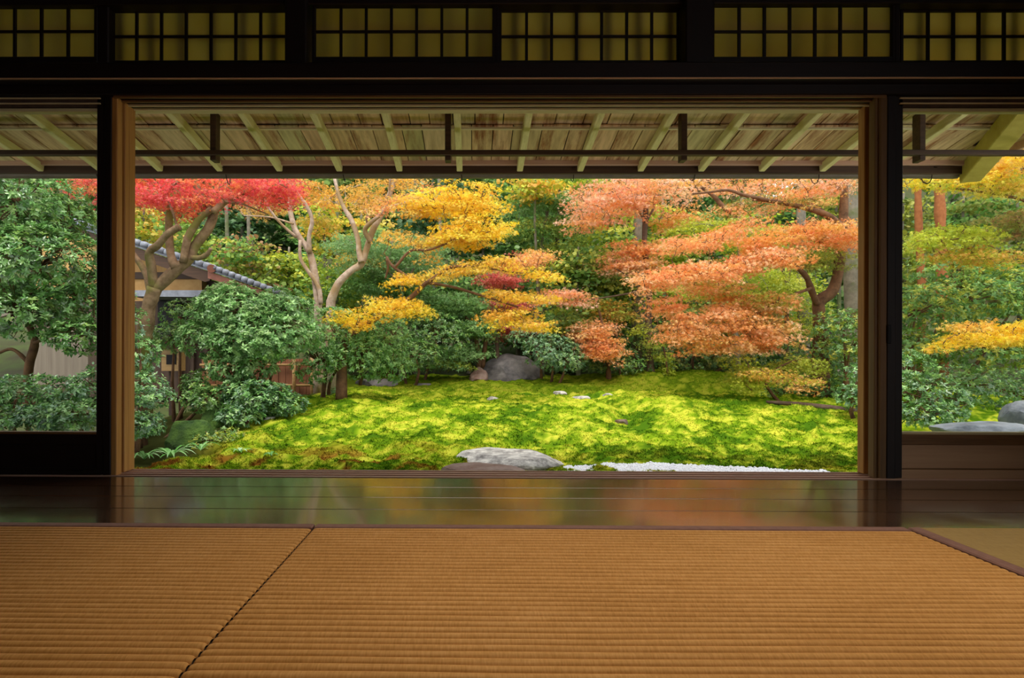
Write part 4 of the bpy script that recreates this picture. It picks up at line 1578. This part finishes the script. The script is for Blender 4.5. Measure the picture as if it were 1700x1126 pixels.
# ------------------------------------------------------------------ big green trees and shrubs on the left
shrub('evergreen_tree', 'tall glossy evergreen filling the left glass door', None,
      [(30, 340, 6.8, 105, 70, .8, 400), (104, 372, 7.2, 44, 44, .6, 130), (70, 440, 6.6, 110, 60, .8, 420), (30, 520, 6.4, 90, 45, .7, 240), (130, 500, 6.8, 80, 50, .7, 260), (-70, 420, 6.8, 90, 130, .8, 300), (150, 560, 6.6, 56, 30, .5, 120)],
      'glossy_leaf', .085, 'shrub+dark+green', cat='tree',
      stems=[([(44, 690), (48, 610), (58, 565), (44, 520), (60, 440), (70, 360)], 6.8, 8, 4), ([(46, 600), (20, 580), (-10, 590)], 6.8, 4, 2), ([(56, 570), (90, 556), (130, 540)], 6.7, 3, 1.5)])
shrub('shrub', 'dark glossy shrub low behind the left glass door', None,
      [(60, 650, 5.9, 110, 26, .5, 200), (120, 690, 5.6, 90, 24, .4, 200), (20, 695, 5.5, 90, 20, .4, 150), (-80, 670, 5.7, 80, 40, .5, 120), (170, 640, 6.2, 30, 36, .4, 60)],
      'glossy_leaf', .07, 'blue+dark+shrub')
shrub('shrub', 'narrow glossy shrub directly beside the left jamb', None,
      [(232, 590, 6.6, 26, 34, .35, 70), (236, 640, 6.4, 30, 24, .35, 70), (250, 660, 6.1, 36, 18, .3, 60), (234, 705, 5.9, 34, 22, .3, 90), (222, 540, 6.9, 18, 30, .3, 40)],
      'glossy_leaf', .065, 'blue+shrub')
shrub('shrub', 'large pale green shrub with whorled leaves left of the moss', None,
      [(400, 520, 8.0, 80, 42, .6, 330), (440, 560, 7.8, 90, 44, .6, 330), (360, 560, 8.0, 60, 40, .5, 200), (380, 495, 8.2, 40, 26, .4, 100), (470, 520, 8.2, 60, 40, .5, 170), (400, 610, 7.7, 60, 28, .4, 130), (420, 575, 7.7, 70, 30, .5, 150)],
      'shrub_leaf', .085, 'shrub+soft', stems=[([(400, 690), (408, 650), (398, 625), (412, 600), (420, 560)], 7.9, 4, 2), ([(405, 660), (425, 640), (440, 600)], 7.9, 2.5, 1.5), ([(392, 640), (372, 600), (360, 560)], 8, 2.5, 1.5), ([(440, 680), (446, 640), (470, 560), (470, 520)], 8.1, 3, 1.5)])
shrub('shrub', 'mid green rounded shrub between the whorled shrub and the yellow maple', None,
      [(560, 560, 8.9, 60, 50, .6, 250), (600, 590, 8.9, 62, 44, .6, 270), (640, 570, 9.1, 42, 46, .5, 170), (530, 600, 8.7, 46, 40, .5, 150), (650, 610, 9.0, 36, 26, .4, 90)],
      'shrub_leaf', .072, 'shrub+green', stems=[([(536, 662), (538, 640), (545, 600), (560, 560)], 8.9, 5, 2), ([(545, 656), (550, 630), (575, 590)], 8.9, 3, 1.5), ([(598, 640), (602, 610), (610, 580)], 9, 3, 1.5)])
shrub('shrub', 'dark shrub with broad leaves at the foot of the whorled shrub', None,
      [(430, 660, 7.5, 56, 30, .4, 200), (470, 672, 7.6, 40, 20, .35, 100), (400, 690, 7.2, 36, 18, .3, 80), (395, 650, 7.6, 30, 26, .3, 60)], 'shrub_leaf', .085, 'dark+shrub+blue')
shrub('shrub', 'small deep green shrub in front of the garden house', None,
      [(290, 560, 8.4, 40, 24, .4, 80), (330, 640, 7.8, 26, 26, .3, 60), (345, 665, 7.4, 40, 22, .3, 70), (300, 525, 8.6, 30, 30, .3, 50)], 'shrub_leaf', .08, 'dark+green')
# back row along the far edge of the moss
for (lab, bl, pal_, sz, lm) in (
    ('dark green hedge shrub behind the far left moss', [(690, 590, 11.6, 46, 26, .5, 150), (650, 560, 11.8, 50, 40, .6, 150), (720, 560, 12.2, 60, 40, .6, 170)], 'dark+green', .085, 'shrub_leaf'),
    ('blue-green round shrub right of the large grey rock', [(915, 585, 12.0, 48, 30, .5, 200), (940, 600, 11.8, 34, 18, .4, 90), (880, 560, 12.3, 36, 22, .4, 90)], 'blue+soft', .075, 'shrub_leaf'),
    ('low dark green hedge under the hanging orange spray', [(1030, 608, 12.6, 60, 16, .4, 130), (1000, 590, 12.8, 50, 20, .4, 90), (1060, 580, 13, 50, 30, .5, 110)], 'dark+green', .08, 'shrub_leaf'),
    ('long dark hedge behind the back mound of moss', [(1150, 590, 13.6, 70, 28, .5, 180), (1220, 595, 13.4, 60, 24, .5, 150), (1170, 570, 14, 80, 36, .5, 170)], 'dark+olive', .085, 'shrub_leaf'),
    ('leafy green shrub behind the fallen log', [(1330, 640, 9.8, 50, 24, .5, 170), (1385, 650, 9.4, 46, 24, .5, 160), (1370, 610, 9.8, 60, 30, .5, 190), (1300, 655, 9.6, 34, 14, .3, 60)], 'dark+green+shrub', .07, 'shrub_leaf'),
    ('light green shrub beside the right jamb', [(1400, 540, 8.8, 50, 26, .5, 170), (1410, 580, 8.6, 40, 20, .4, 90), (1350, 580, 9.6, 46, 26, .5, 110)], 'green+soft+yg', .07, 'shrub_leaf'),
    ('glossy camellia shrub catching light at the right jamb', [(1420, 660, 7.6, 26, 20, .3, 70), (1430, 620, 7.8, 24, 16, .3, 50)], 'blue+shrub', .07, 'glossy_leaf'),
):
    shrub('shrub', lab, None, bl, lm, sz, pal_)
shrub('camellia', 'glossy camellia shrub with pale shining leaves behind the right glass door', None,
      [(1530, 660, 6.6, 66, 40, .5, 230), (1500, 620, 6.9, 40, 40, .4, 110), (1600, 640, 6.8, 60, 34, .5, 160), (1680, 650, 6.9, 60, 36, .5, 150), (1550, 690, 6.2, 50, 20, .3, 100)], 'glossy_leaf', .062, 'shrub+blue+green',
      stems=[([(1584, 700), (1590, 660), (1598, 630)], 6.6, 4, 2.5), ([(1520, 700), (1530, 660), (1540, 630)], 6.7, 3, 1.5)])
shrub('evergreen_tree', 'soft green evergreen behind the camellia in the right glass door', None,
      [(1520, 520, 9.0, 70, 44, .7, 240), (1600, 500, 9.2, 80, 40, .7, 240), (1690, 500, 9.2, 70, 50, .7, 220), (1640, 580, 8.8, 80, 40, .6, 220), (1520, 580, 8.6, 50, 30, .5, 130), (1590, 450, 9.6, 90, 26, .6, 150)], 'forest_leaf', .09, 'green+soft+yg', cat='tree')

shrub('evergreen_tree', 'green evergreen past the outer edge of the right glass door', None,
      [(1840, 500, 8.6, 80, 90, .8, 200), (1980, 520, 8.8, 90, 90, .8, 200), (2120, 520, 8.8, 90, 100, .8, 180), (1860, 640, 7.6, 80, 40, .6, 130), (2000, 650, 7.8, 90, 40, .6, 130)], 'forest_leaf', .10, 'green+soft+yg', cat='tree')

# ------------------------------------------------------------------ background woodland
BGL = 'tree standing in the wooded slope behind the maples'


def bg_tree(u, v_top, v_bot, y, w, pals, n, label, group=None, trunk_px=4, tb='bark_grey', size=.11, sr=.5, sn=34, extra=()):
    """a forest tree: straight stem and layered crown between two pixel heights"""
    x = W(u, 500, y).x
    gz_ = float(ground(x, y))
    base_v = PV + (H - gz_) / y * F
    top = v_top - 10
    paths = [([(u, base_v), (u + 3, base_v * .6 + top * .4), (u - 2, base_v * .25 + top * .75), (u, top)], trunk_px, trunk_px * .4, 0)]
    k = 5
    blobs = []
    for q in range(k):
        vv = v_top + (v_bot - v_top) * (q + .5) / k
        ww = w * (.65 + .35 * math.sin(math.pi * (q + .6) / k)) * rng.uniform(.8, 1.15)
        blobs.append((u + rng.uniform(-.2, .2) * w, vv, 0, ww, (v_bot - v_top) / k * .75, .9, int(n / k), pals))
    return tree('forest_tree', label, group, y, paths, blobs + list(extra), tb, 'forest_leaf', CLUMP, size, spray_r=sr, spray_n=sn, twig=y < 17)


MARKS = [(-80, 'at the outer edge of the left glass door'), (60, 'behind the tall glossy evergreen'), (180, 'directly behind the left jamb'), (240, 'behind the trunk of the scarlet maple'), (330, 'above the garden house roof'),
         (340, 'high behind the scarlet branches'), (400, 'at the low end of the garden house roof'), (470, 'left of the slim two-stemmed maple'), (500, 'behind the slim two-stemmed maple'), (560, 'between the two pale maples'), (600, 'behind the leaning forked maple'),
         (640, 'above the feathery blue-green maple'), (690, 'behind the feathery blue-green maple'), (720, 'above the yellow maple'), (790, 'behind the fresh green maple'), (800, 'behind the yellow crown'), (860, 'behind the crimson maple'), (890, 'above the orange-tipped yellow branches'),
         (930, 'around the dark forked sapling'), (960, 'left of the pink-orange maple'), (1000, 'just left of the pink-orange crown'), (1020, 'under the left side of the pink-orange crown'), (1060, 'around the broad olive-grey trunk'), (1080, 'under the pink-orange maple'), (1110, 'right of the pink-orange trunk'),
         (1150, 'between the pink-orange and the great orange crowns'), (1180, 'behind the tips of the long orange branches'), (1220, 'behind the middle of the long orange branches'), (1250, 'right of the middle of the long orange branches'), (1290, 'behind the low yellow and green maple'), (1310, 'around the thin curved trunk'),
         (1330, 'around the straight grey trunk'), (1390, 'behind the trunk of the great orange maple'), (1425, 'around the thick trunk at the right jamb'), (1500, 'left of the slim reddish trunk'), (1580, 'right of the stout reddish trunk'), (1605, 'behind the golden crown in the right door'), (1690, 'behind the yellow branch at the right edge'), (1780, 'at the outer edge of the right door'), (1900, 'just past the right door'), (1990, 'beyond the green evergreen past the right door'), (2040, 'well past the right door'), (2200, 'farthest past the right door'), (-230, 'past the outer edge of the left door')]
_used = {}


def forest_label(u, y, pals, vt):
    tone = {'dark': 'dark green', 'lime': 'lime green', 'yg': 'yellow-green', 'green': 'mid green', 'gold': 'golden', 'olive': 'olive green'}[pals.split('+')[0]]
    where = min(MARKS, key=lambda m_: abs(m_[0] - u))[1]
    row = 'near' if y < 14.8 else ('far' if y > 18.5 else 'middling')
    lab = '%s woodland tree %s' % (tone, where)
    if lab in _used:
        lab = '%s %s woodland tree %s' % ('distant' if y > _used[lab] else 'nearer', tone, where)
    _used[lab] = y
    return lab


G1 = 'green trees of the wooded slope'
L1 = 'dense green tree on the wooded slope behind the maples'
G2 = 'yellow-green trees of the wooded slope'
L2 = 'yellow-green tree on the wooded slope behind the maples'
G3 = 'golden trees of the wooded slope'
L3 = 'thin golden tree on the wooded slope behind the maples'
for (u, vt, vb, y, w, pl_, n, lb, gp) in (
    (240, 340, 440, 14.6, 46, 'lime+yg+gold', 60, L2, G2), (330, 370, 460, 14.5, 60, 'yg+green', 60, L2, G2), (420, 400, 490, 14.0, 60, 'yg+rust+green', 70, L2, G2),
    (480, 420, 500, 14.2, 60, 'yg+lime+green', 70, L2, G2), (560, 440, 520, 13.2, 60, 'lime+green', 60, L2, G2),
    (400, 290, 420, 19, 60, 'dark+blue', 70, L1, G1), (470, 290, 440, 20, 60, 'dark+green', 70, L1, G1), (560, 290, 420, 18, 60, 'green+olive', 70, L1, G1), (640, 290, 430, 21, 60, 'dark+green', 70, L1, G1),
    (720, 280, 430, 19, 60, 'dark+blue', 70, L1, G1), (600, 360, 440, 15, 50, 'gold+yg', 40, L3, G3), (540, 330, 420, 15.5, 46, 'gold+lime', 40, L3, G3),
    (800, 290, 470, 17, 60, 'green+dark', 80, L1, G1), (870, 310, 470, 18, 60, 'green+soft', 90, L1, G1), (930, 290, 450, 20, 60, 'green+dark', 90, L1, G1), (890, 295, 330, 13.5, 60, 'gold+lime', 36, L3, G3),
    (960, 420, 540, 13.5, 70, 'yg+green', 100, L2, G2), (1020, 380, 520, 14.5, 70, 'lime+green+yg', 100, L2, G2), (1100, 340, 520, 16, 70, 'lime+yg', 110, L2, G2), (1180, 350, 540, 16.5, 70, 'green+yg+olive', 110, L2, G2),
    (1150, 300, 420, 20, 60, 'green+soft', 60, L1, G1), (1250, 370, 560, 15.5, 80, 'green+lime', 120, L2, G2), (1310, 440, 560, 14.5, 70, 'lime+green', 90, L2, G2), (1390, 300, 440, 15, 60, 'olive+yg', 70, L2, G2),
    (1330, 340, 520, 19, 70, 'green+dark', 80, L1, G1), (1420, 340, 560, 17, 70, 'green+dark', 90, L1, G1), (1500, 330, 480, 15, 60, 'yg+olive', 80, L2, G2), (1600, 330, 480, 16, 70, 'olive+green', 90, L1, G1),
    (1690, 330, 520, 15, 80, 'olive+green', 100, L1, G1), (1220, 400, 560, 19, 80, 'green+dark', 80, L1, G1), (1050, 330, 560, 20, 80, 'green+dark+yg', 90, L1, G1), (860, 440, 580, 16, 80, 'dark+green', 100, L1, G1), (780, 460, 590, 15, 70, 'dark+green', 90, L1, G1),
    (690, 440, 600, 15, 80, 'dark+blue', 100, L1, G1), (600, 480, 620, 14.5, 80, 'dark+green', 90, L1, G1), (960, 500, 610, 15, 80, 'dark+green', 90, L1, G1), (1080, 500, 610, 15.5, 80, 'dark+green', 90, L1, G1), (1180, 520, 600, 16, 80, 'dark+olive', 80, L1, G1), (1290, 520, 620, 14, 80, 'dark+green', 90, L1, G1),
    (340, 280, 400, 22, 80, 'dark+green', 70, L1, G1), (180, 290, 450, 17, 90, 'dark+green', 80, L1, G1), (60, 290, 500, 14, 100, 'dark+green', 100, L1, G1), (-80, 290, 500, 14, 100, 'dark+green', 70, L1, G1), (1780, 330, 540, 14, 90, 'olive+green', 80, L1, G1), (1900, 300, 540, 14, 100, 'green+yg', 90, L1, G1), (2040, 300, 540, 14, 100, 'yg+green', 90, L1, G1), (2200, 300, 540, 14, 100, 'olive+green', 90, L1, G1), (1980, 280, 520, 19, 120, 'dark+green', 90, L1, G1), (-230, 290, 500, 14, 110, 'green+dark', 80, L1, G1),
    (860, 300, 480, 27, 80, 'dark+green', 70, L1, G1), (700, 290, 470, 27, 90, 'dark+blue', 70, L1, G1), (1000, 290, 480, 27, 90, 'dark+green', 70, L1, G1), (500, 290, 470, 27, 90, 'dark+green', 70, L1, G1), (1120, 400, 520, 27, 90, 'dark+green', 70, L1, G1), (1280, 400, 540, 27, 100, 'dark+green', 70, L1, G1), (1430, 380, 540, 27, 100, 'dark+green', 70, L1, G1), (1580, 360, 540, 27, 100, 'dark+green', 70, L1, G1),
):
    bg_tree(u, vt if y < 16.9 else min(vt, 262), vb, y, w, pl_, int(n * (.8 if y < 16.9 else 1.0)), forest_label(u, y, pl_, vt), None, size=.062 if y < 16.9 else .082, sr=.42 if y < 18 else .6, sn=19 if y < 16.9 else 20)


def bare_trunk(pts, y, r0, r1, label, mat, kids=()):
    C, rad = px_path(pts, y, r0, r1)
    g0 = float(ground(C[0][0], C[0][1])) - .05
    if C[0][2] > g0:
        C = np.vstack([[(C[0][0], C[0][1], g0)], C])
        rad = np.concatenate([[rad[0] * 1.15], rad])
    root = empty('forest_tree', tuple(C[0]), label, 'tree')
    MB().tube([tuple(p) for p in C], list(rad), 10).build('trunk', M[mat], root, True)
    for (pts2, a, b) in kids:
        C, rad = px_path(pts2, y, a, b)
        MB().tube([tuple(p) for p in C], list(rad), 6).build('branch', M[mat], root, True)
    return root


bare_trunk([(1416, 640), (1415, 520), (1414, 420), (1412, 330), (1412, 250)], 10.6, 15, 10, 'thick grey-brown trunk just left of the right jamb', 'bark_grey')
bare_trunk([(1335, 600), (1333, 520), (1331, 440), (1330, 360), (1330, 260)], 12.4, 11, 7, 'straight grey trunk behind the great orange maple', 'bark_grey')
bare_trunk([(1530, 470), (1526, 400), (1524, 330), (1524, 270)], 13.5, 6, 5, 'slim reddish trunk, left of the two in the right glass door', 'bark_red')
bare_trunk([(1564, 470), (1562, 400), (1560, 330), (1560, 270)], 13, 9, 7, 'stout reddish trunk, right of the two in the right glass door', 'bark_red')
bare_trunk([(926, 430), (924, 380), (926, 330), (930, 270)], 15, 4, 3, 'dark forked sapling in the gap right of the yellow maple', 'bark_dark',
           [([(920, 400), (905, 350), (885, 320), (868, 290)], 2.4, 1.2), ([(922, 372), (934, 320), (940, 290)], 2, 1.2)])
bare_trunk([(1060, 480), (1058, 420), (1062, 340), (1062, 260)], 14, 11, 8, 'broad olive-grey trunk inside the pink-orange maple', 'bark_grey')
bare_trunk([(1306, 520), (1306, 480), (1300, 450), (1296, 430)], 12, 4, 2.4, 'thin curved trunk against the lime foliage on the right', 'bark_dark', [([(1306, 476), (1312, 452), (1314, 440)], 2.4, 1.4)])
for q, (u, lab) in enumerate(((376, 'first slender grey stem in the dark woods beside the scarlet maple'), (412, 'second slender grey stem in the dark woods, left of the pale maple'), (730, 'pale slender stem high behind the yellow maple'), (560, 'slender stem between the two pale maples'))):
    bare_trunk([(u, 480), (u + 1, 400), (u - 1, 300), (u, 240)], 15.5 + q * .4, 3.5, 2.6, lab, 'bark_grey')

# ------------------------------------------------------------------ neighbouring garden house on the left
YH = 11.0
hs = empty('garden_house', tuple(gpt(260, 640)), 'low tiled garden house with ochre plaster walls behind the scarlet maple', 'house')


def poly_prism(mb, pix, y0, y1):
    """extrude a pixel outline on plane y0 back to y1"""
    a = [W(u, v, y0) for u, v in pix]
    b = [Vector((p.x, y1, p.z)) for p in a]
    n_ = len(a)
    fs = [tuple(range(n_)), tuple(reversed(range(n_, 2 * n_)))]
    for i in range(n_):
        j = (i + 1) % n_
        fs.append((i, i + n_, j + n_, j))
    return mb.add(a + b, fs)


poly_prism(MB(), [(60, 390), (150, 400), (335, 462), (335, 640), (60, 640)], YH + .7, YH + 1.8).build('wall', M['plaster'], hs)
poly_prism(MB(), [(60, 452), (344, 452), (344, 463), (60, 463)], YH + .62, YH + .7).build('wall_beam', M['dark_beam'], hs)
poly_prism(MB(), [(60, 500), (352, 500), (352, 660), (60, 660)], YH + .55, YH + .70).build('lower_wall', M['house_wood'], hs)
# roof slab with barge board
poly_prism(MB(), [(110, 366), (352, 446), (352, 452), (110, 372)], YH, YH + 2).build('roof', M['tile'], hs)
poly_prism(MB(), [(110, 373), (352, 453), (348, 466), (340, 468), (110, 388)], YH + .02, YH + .08).build('barge_board', M['dark_beam'], hs)
poly_prism(MB(), [(345, 442), (462, 484), (462, 489), (345, 449)], YH - .1, YH + 2).build('roof', M['tile'], hs)
poly_prism(MB(), [(345, 450), (458, 490), (452, 496), (345, 462)], YH - .05, YH + .02).build('barge_board', M['copper'], hs)
poly_prism(MB(), [(345, 465), (460, 500), (460, 660), (345, 660)], YH + .9, YH + 1.8).build('wall', M['house_wood'], hs)
for k in range(11):                                                # cap tiles down the verge
    u = 350 + k * 10.4
    v = 443 + k * 3.95
    a, b = W(u, v, YH - .1), W(u + 9, v + 3.4, YH - .1)
    MB().tube([a, (a + b) / 2 + Vector((0, 0, .008)), b], [.05, .055, .05], 8).build('tile', M['tile'], hs, True)
for k in range(18):
    u = 118 + k * 13
    v = 366.5 + k * 4.3
    a, b = W(u, v, YH), W(u + 11.6, v + 3.8, YH)
    MB().tube([a, (a + b) / 2 + Vector((0, 0, .008)), b], [.055, .06, .055], 8).build('tile', M['tile'], hs, True)
MB().tube([W(351, 446, YH - .16), W(351, 446, YH + .05)], .075, 12).build('verge_end', M['copper'], hs)
poly_prism(MB(), [(215, 482), (335, 482), (400, 490), (400, 494), (215, 492)], YH - .3, YH + .7).build('canopy', M['tile'], hs)
for u in (300, 320, 343):
    MB().beam(W(u, 660, YH + .5), W(u, 494, YH + .5), .06, .06).build('post', M['house_wood'], hs)
poly_prism(MB(), [(262, 500), (300, 500), (300, 575), (262, 575)], YH + .45, YH + .5).build('dark_opening', M['pull'], hs)
# pale board wall seen through the left door
poly_prism(MB(), [(52, 545), (146, 540), (146, 640), (52, 645)], 9.0, 9.08).build('board_wall', M['house_pale'], hs)
poly_prism(MB(), [(0, 505), (26, 505), (26, 540), (0, 540)], 8.9, 8.95).build('window_panel', M['house_pale'], hs)

lt = empty('garden_lantern', tuple(W(284, 640, 8.9)), 'small wooden lantern box with a dark square window before the garden house', 'lantern')
poly_prism(MB(), [(268, 578), (300, 578), (300, 616), (268, 616)], 8.95, 9.1).build('box', M['bamboo'], lt)
poly_prism(MB(), [(276, 589), (292, 589), (292, 605), (276, 605)], 8.94, 8.96).build('window', M['pull'], lt)
poly_prism(MB(), [(262, 572), (306, 572), (302, 579), (266, 579)], 8.88, 9.15).build('roof', M['house_wood'], lt)
MB().beam(W(284, 690, 9.02), W(284, 616, 9.02), .05, .05).build('post', M['house_wood'], lt)

fc = empty('bamboo_fence', tuple(gpt(420, 655)), 'reddish board fence with bamboo rails half hidden by the shrubs', 'fence')
for k in range(16):
    u = 335 + k * 11.6
    poly_prism(MB(), [(u, 596), (u + 11, 596), (u + 11, 664), (u, 664)], 10.2 + .01 * (k % 2), 10.24 + .01 * (k % 2)).build('board', M['fence_wood'], fc)
for v in (606, 640):
    MB().tube([W(332, v, 10.14), W(522, v, 10.14)], .022, 8).build('rail', M['bamboo'], fc, True)
for u in (345, 395, 488, 518):
    MB().tube([W(u, 672, 10.1), W(u, 588, 10.1)], .03, 8).build('post', M['bamboo'], fc, True)


# ------------------------------------------------------------------ small plants in front
def strap_plant(p, label, nl, length, wid, colr, group=None):
    t = empty('strap_leaved_plant', tuple(p), label, 'plant', group)
    mt = bpy.data.materials.get(colr)
    for k in range(nl):
        a = 6.283 * k / nl + rng.normal(0, .2)
        L_ = length * rng.uniform(.7, 1.15)
        rise = rng.uniform(.45, 1.0)
        V, Fq = [], []
        m = 6
        for q in range(m + 1):
            s_ = q / m
            r_ = L_ * s_ * .75
            z = L_ * rise * (s_ * 1.2 - 1.05 * s_ * s_)
            w = wid * math.sin(math.pi * min(.98, s_ * .85 + .13))
            cx, cy = math.cos(a) * r_, math.sin(a) * r_
            sx, sy = -math.sin(a) * w, math.cos(a) * w
            V += [(p.x + cx - sx, p.y + cy - sy, p.z + z + .25 * w), (p.x + cx, p.y + cy, p.z + z), (p.x + cx + sx, p.y + cy + sy, p.z + z + .25 * w)]
        for q in range(m):
            b = q * 3
            Fq += [(b, b + 1, b + 4, b + 3), (b + 1, b + 2, b + 5, b + 4)]
        link_mesh('leaf', np_mesh('leaf', V, Fq, np.repeat([lin(random.choice([(150, 204, 124), (190, 228, 170), (112, 176, 84)]))], len(V), 0)), M['glossy_leaf'], t)
    return t


strap_plant(gpt(284, 768) + Vector((0, 0, .05)), 'strap-leaved green plant on the moss beside the left jamb', 15, .30, .016, '')
strap_plant(gpt(240, 772) + Vector((0, 0, .05)), 'second strap-leaved plant right against the left jamb', 12, .26, .014, '')
strap_plant(gpt(332, 756) + Vector((0, 0, .05)), 'pale upright strap-leaved plant in front of the mossy boulder', 9, .26, .014, '')
strap_plant(gpt(398, 758) + Vector((0, 0, .04)), 'small bluish tuft on the moss right of the boulders', 9, .18, .012, '')
strap_plant(gpt(450, 764) + Vector((0, 0, .04)), 'single little tuft among the reddish moss', 6, .12, .014, '')
shrub('fern', 'feathery light fern between the boulder and the moss', None, [(350, 735, 6.4, 36, 16, .25, 60), (375, 725, 6.6, 26, 14, .2, 40)], 'shrub_leaf', .05, 'soft+yg', cat='fern')
shrub('seedling', 'small leafy seedling at the left end of the far moss', None, [(560, 652, 9.4, 16, 9, .12, 22)], 'shrub_leaf', .06, 'soft', cat='plant')
